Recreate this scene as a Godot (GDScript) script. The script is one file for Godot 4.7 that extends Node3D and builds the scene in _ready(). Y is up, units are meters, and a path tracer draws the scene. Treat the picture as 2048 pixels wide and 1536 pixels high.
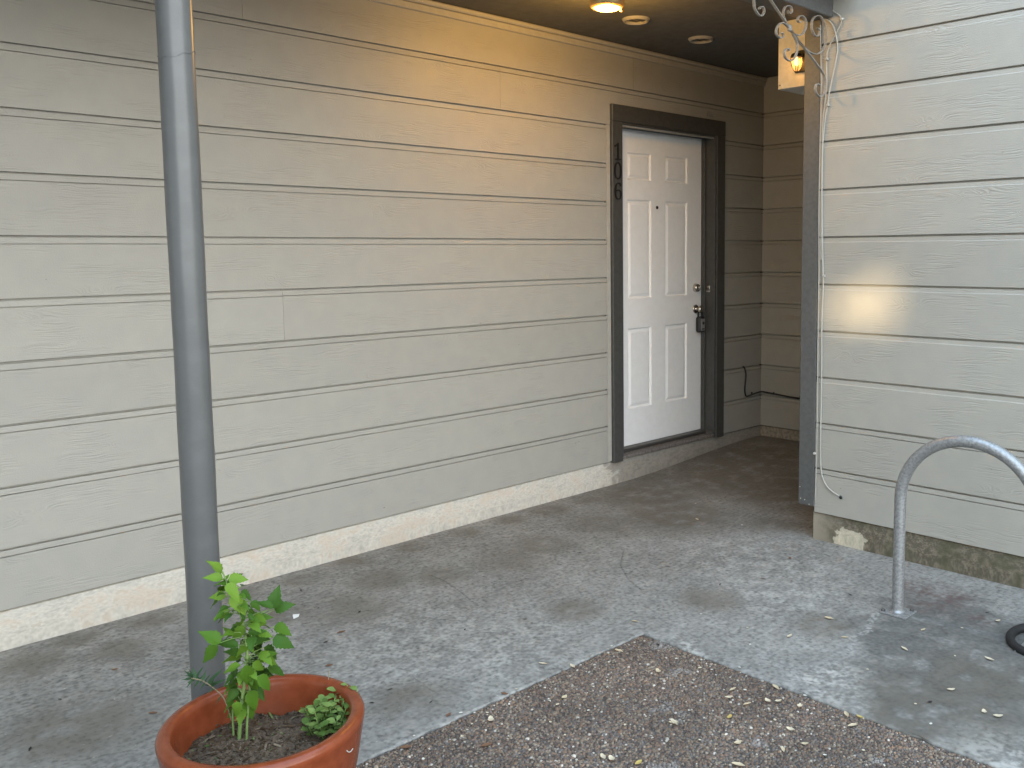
extends Node3D

# ---------------------------------------------------------------- helpers
var rng := RandomNumberGenerator.new()
var taken := {}
var M := {}

func lin(r: float, g: float, b: float) -> Color:
	return Color(r, g, b).linear_to_srgb()

func mat(color: Color, rough := 0.7, metal := 0.0, spec := 0.5) -> StandardMaterial3D:
	var m := StandardMaterial3D.new()
	m.albedo_color = color
	m.roughness = rough
	m.metallic = metal
	m.metallic_specular = spec
	return m

func numbered(called: String) -> String:
	if not taken.has(called):
		taken[called] = 0
		return called
	taken[called] += 1
	return "%s_%03d" % [called, taken[called]]

func tag(o: Node, label: String, category: String, group := "") -> void:
	o.set_meta("label", label)
	o.set_meta("category", category)
	if group != "":
		o.set_meta("group", group)

func thing(called: String, label: String, category: String, at := Vector3.ZERO, turn := 0.0, group := "") -> Node3D:
	var o := Node3D.new()
	o.name = numbered(called)
	add_child(o)
	o.position = at
	o.rotation.y = turn
	tag(o, label, category, group)
	return o

func part(called: String, mesh: Mesh, m: Material, parent: Node, at := Vector3.ZERO) -> MeshInstance3D:
	var o := MeshInstance3D.new()
	o.mesh = mesh
	o.material_override = m
	o.name = called if parent != self else numbered(called)
	parent.add_child(o, true)
	o.position = at
	return o

func structure(called: String, mesh: Mesh, m: Material, at := Vector3.ZERO) -> MeshInstance3D:
	var o := part(called, mesh, m, self, at)
	o.set_meta("kind", "structure")
	return o

func quad(st: SurfaceTool, a: Vector3, b: Vector3, c: Vector3, d: Vector3, uv := []) -> void:
	# corners given anticlockwise seen from the front
	var p := [a, c, b, a, d, c]
	var k := [0, 2, 1, 0, 3, 2]
	for i in 6:
		if uv.size() == 4:
			st.set_uv(uv[k[i]])
		st.add_vertex(p[i])

func begin() -> SurfaceTool:
	var st := SurfaceTool.new()
	st.begin(Mesh.PRIMITIVE_TRIANGLES)
	return st

func finish(st: SurfaceTool) -> ArrayMesh:
	st.generate_normals()
	return st.commit()

# a box from lo to hi with chamfered edges, added to a surface tool
func add_box(st: SurfaceTool, lo: Vector3, hi: Vector3, b := 0.003) -> void:
	st.set_smooth_group(-1)
	b = minf(b, minf(hi.x - lo.x, minf(hi.y - lo.y, hi.z - lo.z)) * 0.45)
	var c := (lo + hi) * 0.5
	var h := (hi - lo) * 0.5
	for ax in 3:
		for s: float in [-1.0, 1.0]:
			var u := (ax + 1) % 3
			var v := (ax + 2) % 3
			var q := []
			for k in [[-1, -1], [1, -1], [1, 1], [-1, 1]]:
				var p := Vector3.ZERO
				p[ax] = s * h[ax]
				p[u] = k[0] * (h[u] - b)
				p[v] = k[1] * (h[v] - b)
				q.append(p + c)
			if s < 0:
				q.reverse()
			quad(st, q[0], q[1], q[2], q[3])
			# the edge strips, between this face (+/-ax) and the faces (+/-u)
			for t: float in [-1.0, 1.0]:
				var e := []
				for w: float in [-1.0, 1.0]:
					var p1 := Vector3.ZERO
					p1[ax] = s * h[ax]
					p1[u] = t * (h[u] - b)
					p1[v] = w * (h[v] - b)
					var p2 := Vector3.ZERO
					p2[ax] = s * (h[ax] - b)
					p2[u] = t * h[u]
					p2[v] = w * (h[v] - b)
					e.append([p1 + c, p2 + c])
				if s * t > 0:
					quad(st, e[0][0], e[0][1], e[1][1], e[1][0])
				else:
					quad(st, e[0][0], e[1][0], e[1][1], e[0][1])
	for sx: float in [-1.0, 1.0]:
		for sy: float in [-1.0, 1.0]:
			for sz: float in [-1.0, 1.0]:
				var s3 := Vector3(sx, sy, sz)
				var a := c + s3 * Vector3(h.x, h.y - b, h.z - b)
				var d := c + s3 * Vector3(h.x - b, h.y, h.z - b)
				var e := c + s3 * Vector3(h.x - b, h.y - b, h.z)
				if sx * sy * sz > 0:
					st.add_vertex(a); st.add_vertex(e); st.add_vertex(d)
				else:
					st.add_vertex(a); st.add_vertex(d); st.add_vertex(e)

func box(lo: Vector3, hi: Vector3, b := 0.003) -> ArrayMesh:
	var st := begin()
	add_box(st, lo, hi, b)
	return finish(st)

# a round tube along points; radii may be one number or a list
func add_tube(st: SurfaceTool, pts: Array, r, sides := 10, caps := true) -> void:
	st.set_smooth_group(0)
	var n := pts.size()
	var rings := []
	var side := Vector3.ZERO
	for i in n:
		var t: Vector3 = (pts[mini(i + 1, n - 1)] - pts[maxi(i - 1, 0)]).normalized()
		if side == Vector3.ZERO:
			side = t.cross(Vector3.UP if absf(t.y) < 0.9 else Vector3.RIGHT).normalized()
		side = (side - t * side.dot(t)).normalized()
		var up := t.cross(side)
		var rad: float = r[i] if r is Array else r
		var ring := []
		for k in sides:
			var a := TAU * k / sides
			ring.append(pts[i] + (side * cos(a) + up * sin(a)) * rad)
		rings.append(ring)
	for i in n - 1:
		for k in sides:
			var k2 := (k + 1) % sides
			quad(st, rings[i][k], rings[i][k2], rings[i + 1][k2], rings[i + 1][k])
	if caps:
		st.set_smooth_group(-1)
		for k in sides:
			var k2 := (k + 1) % sides
			st.add_vertex(pts[0]); st.add_vertex(rings[0][k]); st.add_vertex(rings[0][k2])
			st.add_vertex(pts[n - 1]); st.add_vertex(rings[n - 1][k2]); st.add_vertex(rings[n - 1][k])

func tube(pts: Array, r, sides := 10) -> ArrayMesh:
	var st := begin()
	add_tube(st, pts, r, sides)
	return finish(st)

func smooth_curve(pts: Array, per := 5) -> Array:
	var c := []
	var n := pts.size()
	for i in n - 1:
		for k in per:
			c.append(pts[i].cubic_interpolate(pts[i + 1], pts[maxi(i - 1, 0)], pts[mini(i + 2, n - 1)], float(k) / per))
	c.append(pts[n - 1])
	return c

# a flat iron bar swept along points that lie in a plane across `across`
func add_ribbon(st: SurfaceTool, pts: Array, across: Vector3, w: float, t: float) -> void:
	st.set_smooth_group(-1)
	var n := pts.size()
	var rings := []
	for i in n:
		var d: Vector3 = (pts[mini(i + 1, n - 1)] - pts[maxi(i - 1, 0)]).normalized()
		var o := d.cross(across).normalized() * t * 0.5
		var a := across * w * 0.5
		rings.append([pts[i] - a - o, pts[i] + a - o, pts[i] + a + o, pts[i] - a + o])
	for i in n - 1:
		for k in 4:
			var k2 := (k + 1) % 4
			quad(st, rings[i][k], rings[i][k2], rings[i + 1][k2], rings[i + 1][k])
	quad(st, rings[0][0], rings[0][1], rings[0][2], rings[0][3])
	quad(st, rings[n - 1][3], rings[n - 1][2], rings[n - 1][1], rings[n - 1][0])

# profile of Vector2(radius, y) turned round the y axis
func add_lathe(st: SurfaceTool, prof: Array, segs := 32, smooth := true, wob := 0.0) -> void:
	st.set_smooth_group(0 if smooth else -1)
	for i in prof.size() - 1:
		for k in segs:
			var a := TAU * k / segs
			var b := TAU * (k + 1) / segs
			var q := []
			for e in [[i, a], [i, b], [i + 1, b], [i + 1, a]]:
				var p: Vector2 = prof[e[0]]
				var rr := p.x * (1.0 + wob * sin(2.0 * e[1] + 0.7))
				q.append(Vector3(cos(e[1]) * rr, p.y, -sin(e[1]) * rr))
			if prof[i].x < 1e-6:
				st.add_vertex(q[0]); st.add_vertex(q[3]); st.add_vertex(q[2])
			elif prof[i + 1].x < 1e-6:
				st.add_vertex(q[0]); st.add_vertex(q[2]); st.add_vertex(q[1])
			else:
				quad(st, q[0], q[1], q[2], q[3])

func lathe(prof: Array, segs := 32, smooth := true) -> ArrayMesh:
	var st := begin()
	add_lathe(st, prof, segs, smooth)
	return finish(st)

func noise_bytes(w: int, h: int, freq: float, sd: int, octaves := 3, kind := FastNoiseLite.TYPE_SIMPLEX_SMOOTH) -> PackedByteArray:
	var f := FastNoiseLite.new()
	f.seed = sd
	f.noise_type = kind
	f.frequency = freq
	f.fractal_octaves = octaves
	return f.get_image(w, h, false, false, true).get_data()

func tex(w: int, h: int, data: PackedByteArray, rgb := true) -> ImageTexture:
	var im := Image.create_from_data(w, h, false, Image.FORMAT_RGB8 if rgb else Image.FORMAT_L8, data)
	im.generate_mipmaps()
	return ImageTexture.create_from_image(im)

func s8(v: float) -> int:
	# linear value to an sRGB byte
	v = clampf(v, 0.0, 1.0)
	return int(255.0 * (12.92 * v if v < 0.0031308 else 1.055 * pow(v, 1.0 / 2.4) - 0.055) + 0.5)

var S8: PackedByteArray
func e8(v: float) -> int:
	return S8[clampi(int(v * 2047.0), 0, 2047)]

# a mottled colour and bump texture, used with triplanar mapping
func mottle(sd: int, lo: Color, hi: Color, freq := 0.02, size := 512, octaves := 5) -> Array:
	var a := FastNoiseLite.new()
	a.seed = sd
	a.frequency = freq
	a.fractal_octaves = octaves
	a.fractal_gain = 0.6
	var b := a.get_seamless_image(size, size, false, false, 0.1, true).get_data()
	var out := PackedByteArray()
	out.resize(size * size * 3)
	var ramp := PackedByteArray()
	ramp.resize(768)
	for i in 256:
		var t := smoothstep(0.15, 0.85, i / 255.0)
		ramp[i * 3] = e8(lerpf(lo.r, hi.r, t))
		ramp[i * 3 + 1] = e8(lerpf(lo.g, hi.g, t))
		ramp[i * 3 + 2] = e8(lerpf(lo.b, hi.b, t))
	for i in size * size:
		var k := b[i] * 3
		out[i * 3] = ramp[k]; out[i * 3 + 1] = ramp[k + 1]; out[i * 3 + 2] = ramp[k + 2]
	return [tex(size, size, out), tex(size, size, b, false)]

func mottled(sd: int, lo: Color, hi: Color, metres: float, rough := 0.8, bump_cm := 0.1, freq := 0.02, spec := 0.5) -> StandardMaterial3D:
	var t := mottle(sd, lo, hi, freq)
	var m := mat(Color.WHITE, rough, 0.0, spec)
	m.albedo_texture = t[0]
	m.uv1_triplanar = true
	m.uv1_world_triplanar = true
	m.uv1_scale = Vector3.ONE / metres
	if bump_cm > 0.0:
		m.heightmap_enabled = true
		m.heightmap_texture = t[1]
		m.heightmap_scale = bump_cm
	return m

# ---------------------------------------------------------------- siding
const S = 0.238           # height of one course
const WOOD_W = 2.4        # metres covered by the wood texture
const WOOD_H = 0.6

func make_wood() -> void:
	var w := 1536
	var over := 160
	var h := 384
	var warp := FastNoiseLite.new(); warp.seed = 11; warp.frequency = 1.0; warp.fractal_octaves = 3
	var grain := FastNoiseLite.new(); grain.seed = 12; grain.frequency = 1.0; grain.fractal_octaves = 3; grain.fractal_gain = 0.6
	var patch := FastNoiseLite.new(); patch.seed = 13; patch.frequency = 1.0; patch.fractal_octaves = 3
	var wide := w + over
	var saw := noise_bytes(wide, h, 0.22, 14, 3)
	var blot := noise_bytes(wide, h, 0.012, 15, 4)
	var knots := []
	for i in 9:
		knots.append([rng.randf_range(0.1, WOOD_W - 0.1), rng.randf_range(0.05, WOOD_H - 0.05), rng.randf_range(0.012, 0.03)])
	var hb := PackedByteArray(); hb.resize(w * h)
	var cb := PackedByteArray(); cb.resize(w * h * 3)
	var line := PackedFloat32Array(); line.resize(wide * 3)
	for j in h:
		var y := float(j) / h * WOOD_H
		for i in wide:
			var x := float(i) / w * WOOD_W
			var f := y * 62.0 + 1.1 * warp.get_noise_2d(x * 1.6, y * 6.0) + 0.35 * warp.get_noise_2d(x * 7.0 + 9.0, y * 16.0)
			var near := 0.0
			for k in knots:
				var dx: float = (x - k[0]) * 0.42
				var dy: float = y - k[1]
				if absf(dx) < k[2] * 3.0 and absf(dy) < k[2] * 3.0:
					var e := exp(-(dx * dx + dy * dy) / (k[2] * k[2]))
					f += 2.6 * e * signf(dy) * (1.0 - exp(-absf(dy) * 300.0))
					near = maxf(near, e)
			var m := smoothstep(-0.15, 0.35, patch.get_noise_2d(x * 2.3, y * 5.5)) * 0.85 + near * 0.5 + 0.08
			var g := grain.get_noise_2d(f * 2.4, x * 4.5)
			g = g * 1.6 if g < 0.0 else g * 0.9
			var hh := 0.5 + 0.42 * g * minf(m, 1.0) + (saw[j * wide + i] - 128) / 255.0 * 0.16
			var bl := (blot[j * wide + i] / 255.0 - 0.5)
			line[i * 3] = hh
			line[i * 3 + 1] = bl
			line[i * 3 + 2] = 1.0 + 0.07 * bl + 0.07 * g * m
		for i in w:
			var hh := line[i * 3]
			var bl := line[i * 3 + 1]
			var c := line[i * 3 + 2]
			if i < over:
				# run the far end into the near one, so that the grain repeats without a seam
				var t := float(i) / over
				hh = lerpf(line[(w + i) * 3], hh, t)
				bl = lerpf(line[(w + i) * 3 + 1], bl, t)
				c = lerpf(line[(w + i) * 3 + 2], c, t)
			hb[j * w + i] = clampi(int(hh * 255.0), 0, 255)
			cb[(j * w + i) * 3] = e8(0.90 * c + 0.008 * bl)
			cb[(j * w + i) * 3 + 1] = e8(0.90 * c)
			cb[(j * w + i) * 3 + 2] = e8(0.90 * c - 0.02 * bl)
	M["wood_height"] = tex(w, h, hb, false)
	M["wood_color"] = tex(w, h, cb)

func paint(color: Color, rough: float, bump := 0.16) -> StandardMaterial3D:
	var m := mat(color, rough)
	m.albedo_texture = M.wood_color
	m.heightmap_enabled = true
	m.heightmap_texture = M.wood_height
	m.heightmap_scale = bump
	return m

# one board, local x along it, y up from its lower edge, z out of the wall
func board(length: float, height: float, lap: bool, top_plain := false) -> ArrayMesh:
	var st := begin()
	st.set_smooth_group(-1)
	var prof := []
	var H := height
	if top_plain:
		prof = [[0.0, -0.016, 1], [0.0, -0.0015, 1], [0.0015, 0.0, 1], [H, 0.0, 0], [H, -0.016, 0]]
	elif lap:
		prof = [[0.0, -0.018, 1], [0.0, -0.002, 1], [0.002, 0.0, 1], [H - 0.031, 0.0, 2], [H - 0.027, -0.0035, 2], [H - 0.0085, -0.0045, 0], [H - 0.0085, -0.018, 0], [H, -0.018, 0]]
	else:
		prof = [[0.0, -0.018, 1], [0.0, -0.0015, 1], [0.0015, 0.0, 1], [H - 0.0340, 0.0, 2], [H - 0.0340, -0.012, 2], [H - 0.0300, -0.012, 3], [H - 0.0300, -0.001, 3], [H - 0.0082, -0.002, 0], [H - 0.0082, -0.018, 0], [H, -0.018, 0]]
	var cols := maxi(2, int(length / 0.07))
	var ou := rng.randf() * 5.0
	var ov := rng.randf_range(0.29, 0.58)
	var ja := 0.0
	var jb := 0.0
	var jc := 0.0
	var ph := rng.randf() * 9.0
	var rows := []
	for i in cols + 1:
		var x := length * i / cols
		ja = ja * 0.8 + rng.randf_range(-0.0004, 0.0004)
		jb = jb * 0.7 + rng.randf_range(-0.0006, 0.0006)
		jc = jc * 0.6 + rng.randf_range(-0.0007, 0.0007)
		var bump := rng.randf_range(0.0, 0.0018) if rng.randf() < 0.08 else 0.0
		var wz := 0.0006 * sin(x * 2.1 + ph) + 0.0004 * sin(x * 5.3 + ph * 2.0)
		var col := []
		for p in prof:
			var y: float = p[0]
			if p[2] == 1:
				y += ja
			elif p[2] == 2:
				y += jb - bump
			elif p[2] == 3:
				y += jb * 0.5 + jc
			col.append([Vector3(x, y, p[1] + (wz if p[1] > -0.008 else 0.0)), Vector2((x + ou) / WOOD_W, (ov - y + p[1]) / WOOD_H)])
		rows.append(col)
	for i in cols:
		for k in prof.size() - 1:
			var a = rows[i][k]
			var b = rows[i + 1][k]
			var c = rows[i + 1][k + 1]
			var d = rows[i][k + 1]
			quad(st, a[0], b[0], c[0], d[0], [a[1], b[1], c[1], d[1]])
	for e in [0, cols]:
		for k in prof.size() - 1:
			var a: Vector3 = rows[e][k][0]
			var b: Vector3 = rows[e][k + 1][0]
			var a2 := Vector3(a.x, a.y, -0.018)
			var b2 := Vector3(b.x, b.y, -0.018)
			if absf(a.y - b.y) < 1e-5:
				continue
			var uv := [rows[e][k][1], rows[e][k][1], rows[e][k][1], rows[e][k][1]]
			if e == 0:
				quad(st, a2, a, b, b2, uv)
			else:
				quad(st, a, a2, b2, b, uv)
	st.generate_normals()
	st.generate_tangents()
	return st.commit()

# courses of boards; spans: for each row a list of [x0, x1]
func siding(parent: Node3D, y0: float, rows: int, spans: Callable, m: Array, lap: Callable, last: float = 0.0) -> void:
	for k in rows:
		var h := S
		var plain := false
		if k == rows - 1 and last > 0.0:
			h = last
			plain = true
		for s in spans.call(k):
			part("siding_board", board(s[1] - s[0] - 0.0016, h, lap.call(k), plain), m[rng.randi() % m.size()], parent, Vector3(s[0], y0 + k * S, rng.randf_range(-0.0006, 0.0006)))

# ---------------------------------------------------------------- measured places
const LEAVES = [[0.616,1.592,0],[0.679,1.683,0],[0.422,1.668,1],[0.372,1.663,2],[0.151,1.642,2],[0.187,1.661,1],[-0.003,1.67,1],[-0.056,1.702,2],[0.228,1.766,0],[0.251,1.72,1],[0.122,1.874,2],[0.496,1.831,0],[0.447,1.849,1],[0.489,1.953,1],[0.863,1.938,0],[0.623,2.208,0],[0.32,2.182,0],[0.33,2.208,0],[0.369,2.281,4],[0.352,1.916,1],[0.101,1.779,1],[0.17,1.741,1],[-0.058,1.798,1],[0.901,1.67,1],[0.891,1.718,0],[1.704,2.142,0],[1.442,2.12,0],[1.581,2.283,0],[1.641,2.499,0],[1.857,2.473,0],[1.981,2.578,1],[2.149,2.655,0],[1.712,2.663,1],[1.77,2.767,0],[1.442,2.763,0],[1.368,2.905,0],[1.369,2.949,0],[1.175,2.812,1],[1.265,2.719,1],[0.99,1.918,1],[1.086,2.135,1],[1.049,2.314,0],[0.935,2.214,0],[0.961,2.247,1],[0.879,2.238,0],[0.884,2.309,0],[0.949,2.348,0],[0.972,2.373,0],[0.992,2.444,0],[0.774,2.317,4],[1.048,2.585,0],[1.064,2.625,4],[0.999,2.634,0],[0.619,2.209,0],[0.842,2.504,0],[0.662,2.43,0],[0.798,2.582,0],[0.726,2.551,0],[0.888,2.731,1],[0.563,2.502,0],[0.988,2.03,1],[1.008,2.069,1],[0.983,2.106,1],[1.068,2.418,1],[1.389,2.48,1],[1.397,1.953,1],[1.383,1.729,1],[2.697,0.671,1],[2.443,0.881,0],[1.137,1.58,0],[2.528,1.127,1],[1.585,0.804,3],[1.907,1.681,3],[1.732,1.254,3],[2.237,1.619,2],[0.369,0.25,3],[0.165,0.832,3],[0.256,0.791,2],[0.319,0.495,3],[0.416,0.663,3],[0.068,1.026,2],[0.022,1.388,3],[-0.514,0.918,2],[0.163,1.528,3],[0.118,1.35,3],[1.033,1.792,3],[2.209,2.59,3],[2.546,1.704,3],[0.842,1.235,3],[1.712,1.583,3],[0.61,1.134,3],[1.311,2.748,3],[-0.698,0.588,3],[-0.488,0.482,2],[-0.86,0.875,3],[2.002,2.073,3],[1.275,2.05,1],[0.859,2.435,1],[0.786,2.659,1],[0.596,2.334,1],[0.671,2.042,1],[0.503,2.104,1],[0.195,1.993,1],[0.329,2.008,1]]
const SCROLLS = [[Vector3(2.050,2.644,1.590),Vector3(2.139,2.590,1.590),Vector3(2.218,2.542,1.590),Vector3(2.287,2.501,1.590),Vector3(2.383,2.453,1.590),Vector3(2.504,2.388,1.590),Vector3(2.539,2.358,1.590),Vector3(2.547,2.318,1.590),Vector3(2.534,2.278,1.590),Vector3(2.501,2.261,1.590),Vector3(2.467,2.271,1.590),Vector3(2.453,2.293,1.590),Vector3(2.466,2.317,1.590),Vector3(2.496,2.315,1.590)],
[Vector3(2.218,2.539,1.590),Vector3(2.287,2.503,1.590),Vector3(2.351,2.471,1.590),Vector3(2.416,2.456,1.590),Vector3(2.475,2.463,1.590),Vector3(2.527,2.498,1.590),Vector3(2.546,2.545,1.590),Vector3(2.531,2.608,1.590),Vector3(2.496,2.639,1.590),Vector3(2.456,2.639,1.590),Vector3(2.418,2.612,1.590),Vector3(2.413,2.571,1.590),Vector3(2.439,2.545,1.590),Vector3(2.472,2.547,1.590),Vector3(2.485,2.573,1.590),Vector3(2.461,2.583,1.590)],
[Vector3(2.249,2.521,1.590),Vector3(2.286,2.521,1.590),Vector3(2.318,2.526,1.590),Vector3(2.349,2.551,1.590),Vector3(2.362,2.589,1.590),Vector3(2.337,2.613,1.590),Vector3(2.303,2.611,1.590),Vector3(2.285,2.593,1.590),Vector3(2.300,2.582,1.590),Vector3(2.324,2.590,1.590)],
[Vector3(2.218,2.539,1.590),Vector3(2.175,2.555,1.590),Vector3(2.139,2.550,1.590),Vector3(2.111,2.521,1.590),Vector3(2.111,2.496,1.590),Vector3(2.141,2.484,1.590),Vector3(2.166,2.495,1.590),Vector3(2.158,2.510,1.590),Vector3(2.140,2.507,1.590)],
[Vector3(2.187,2.563,1.590),Vector3(2.164,2.591,1.590),Vector3(2.173,2.623,1.590),Vector3(2.197,2.639,1.590),Vector3(2.228,2.638,1.590),Vector3(2.236,2.620,1.590),Vector3(2.216,2.607,1.590),Vector3(2.203,2.617,1.590)],
[Vector3(1.926,2.624,1.590),Vector3(1.930,2.597,1.590),Vector3(1.935,2.579,1.590),Vector3(1.961,2.559,1.590),Vector3(1.989,2.557,1.590),Vector3(2.009,2.580,1.590),Vector3(1.999,2.597,1.590),Vector3(1.977,2.593,1.590),Vector3(1.970,2.582,1.590)],
[Vector3(2.249,2.518,1.590),Vector3(2.284,2.484,1.590),Vector3(2.283,2.441,1.590),Vector3(2.255,2.404,1.590),Vector3(2.221,2.393,1.590),Vector3(2.185,2.404,1.590),Vector3(2.177,2.429,1.590),Vector3(2.196,2.445,1.590),Vector3(2.220,2.445,1.590),Vector3(2.208,2.436,1.590)]]
const CABLES = [[Vector3(2.570,2.793,1.654),Vector3(2.570,2.704,1.595),Vector3(2.570,2.631,1.660),Vector3(2.570,2.550,1.620),Vector3(2.570,2.506,1.591),Vector3(2.570,2.448,1.581),Vector3(2.570,2.326,1.583),Vector3(2.570,2.242,1.576),Vector3(2.570,2.157,1.567),Vector3(2.570,2.010,1.564),Vector3(2.570,1.762,1.565),Vector3(2.570,1.461,1.568)],
[Vector3(2.570,2.649,1.569),Vector3(2.570,2.616,1.608),Vector3(2.570,2.547,1.634),Vector3(2.570,2.487,1.641),Vector3(2.570,2.393,1.623),Vector3(2.570,2.311,1.603),Vector3(2.570,2.240,1.593),Vector3(2.570,2.156,1.578),Vector3(2.570,2.010,1.567),Vector3(2.570,1.762,1.568),Vector3(2.570,1.410,1.580),Vector3(2.570,1.347,1.584),Vector3(2.570,1.156,1.579),Vector3(2.570,0.848,1.582),Vector3(2.570,0.484,1.583),Vector3(2.570,0.367,1.591),Vector3(2.570,0.306,1.618),Vector3(2.570,0.276,1.659),Vector3(2.570,0.255,1.699)],
[Vector3(2.570,2.622,1.544),Vector3(2.570,2.452,1.550),Vector3(2.570,2.257,1.554),Vector3(2.570,2.011,1.552),Vector3(2.570,1.712,1.552),Vector3(2.570,1.359,1.558),Vector3(2.570,1.001,1.559),Vector3(2.570,0.586,1.561),Vector3(2.570,0.216,1.558)]]
const CLIPS = [Vector3(2.566,2.630,1.662),Vector3(2.566,2.451,1.583),Vector3(2.566,2.227,1.593),Vector3(2.566,1.380,1.586),Vector3(2.566,0.461,1.551)]
const WHITE = [[1.03,1.854,0.1],[0.989,1.936,0.09],[1.286,2.428,0.08],[1.188,2.435,0.1],[1.144,2.545,0.07],[1.163,3.018,0.13],[1.208,2.94,0.08],[2.102,1.505,0.3],[1.844,1.816,0.25],[0.35,1.063,0.35],[-0.002,0.94,0.3],[0.587,1.381,0.25],[-0.483,0.304,0.16],[2.129,1.742,0.16]]
const RED = [[2.283,2.287,0.11],[2.271,2.405,0.09],[2.104,2.39,0.07],[2.115,2.596,0.05]]
const GRIME_SHADE = [[2.075,0.553,0.22],[2.435,0.727,0.3],[3.287,0.455,0.4],[3.754,0.33,0.4],[3.314,0.864,0.4],[2.667,0.336,0.3],[1.285,2.794,0.28],[1.587,2.805,0.2],[1.134,2.728,0.22],[1.283,0.622,0.15],[0.403,0.609,0.15]]  # floor soil; the passage spots also darken it for shade
const CRACKA = [[1.776,0.93],[1.594,1.074],[1.479,1.23],[1.419,1.369]]
const CRACKB = [[0.884,0.504],[0.888,0.605],[0.858,0.758],[0.823,0.894]]
const CRACKW = [[1.896,2.247],[1.786,2.282],[1.702,2.315],[1.606,2.302],[1.539,2.332],[1.455,2.37]]
const SCR = [[1.391,1.821],[1.264,2.103],[1.222,2.303],[1.133,2.533]]
const GRIME_SHADE_B = [[2.332,0.141,0.1],[2.017,0.121,0.1],[1.725,0.102,0.08],[1.407,0.101,0.07],[1.057,0.096,0.07],[0.723,0.073,0.08],[0.434,0.117,0.06],[0.158,0.095,0.07],[-0.225,0.093,0.08],[-0.505,0.083,0.07],[-0.691,0.206,0.12],[-0.415,0.313,0.1],[0.690,0.391,0.12],[0.920,0.542,0.1],[1.540,0.558,0.14],[0.172,0.441,0.1],[4.163,0.047,0.3],[4.315,0.215,0.3],[3.516,0.069,0.3],[3.020,0.162,0.2],[-0.726,0.845,0.2],[0.124,1.461,0.12],[1.057,1.310,0.1],[1.537,1.659,0.12],[1.625,2.147,0.1],[2.640,1.235,0.14]]  # soil along the wall foot, with passage spots that paint shade too
const PLANT_BASE = Vector3(-0.623,0.302,1.826)
const PLANT_STEM = [Vector3(0.000,-0.000,-0.000),Vector3(0.011,0.100,0.005),Vector3(0.022,0.175,0.009),Vector3(0.026,0.227,0.011),Vector3(0.019,0.305,0.008),Vector3(0.007,0.352,0.003),Vector3(-0.005,0.389,-0.002),Vector3(-0.013,0.419,-0.006),Vector3(-0.018,0.435,-0.008)]
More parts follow.
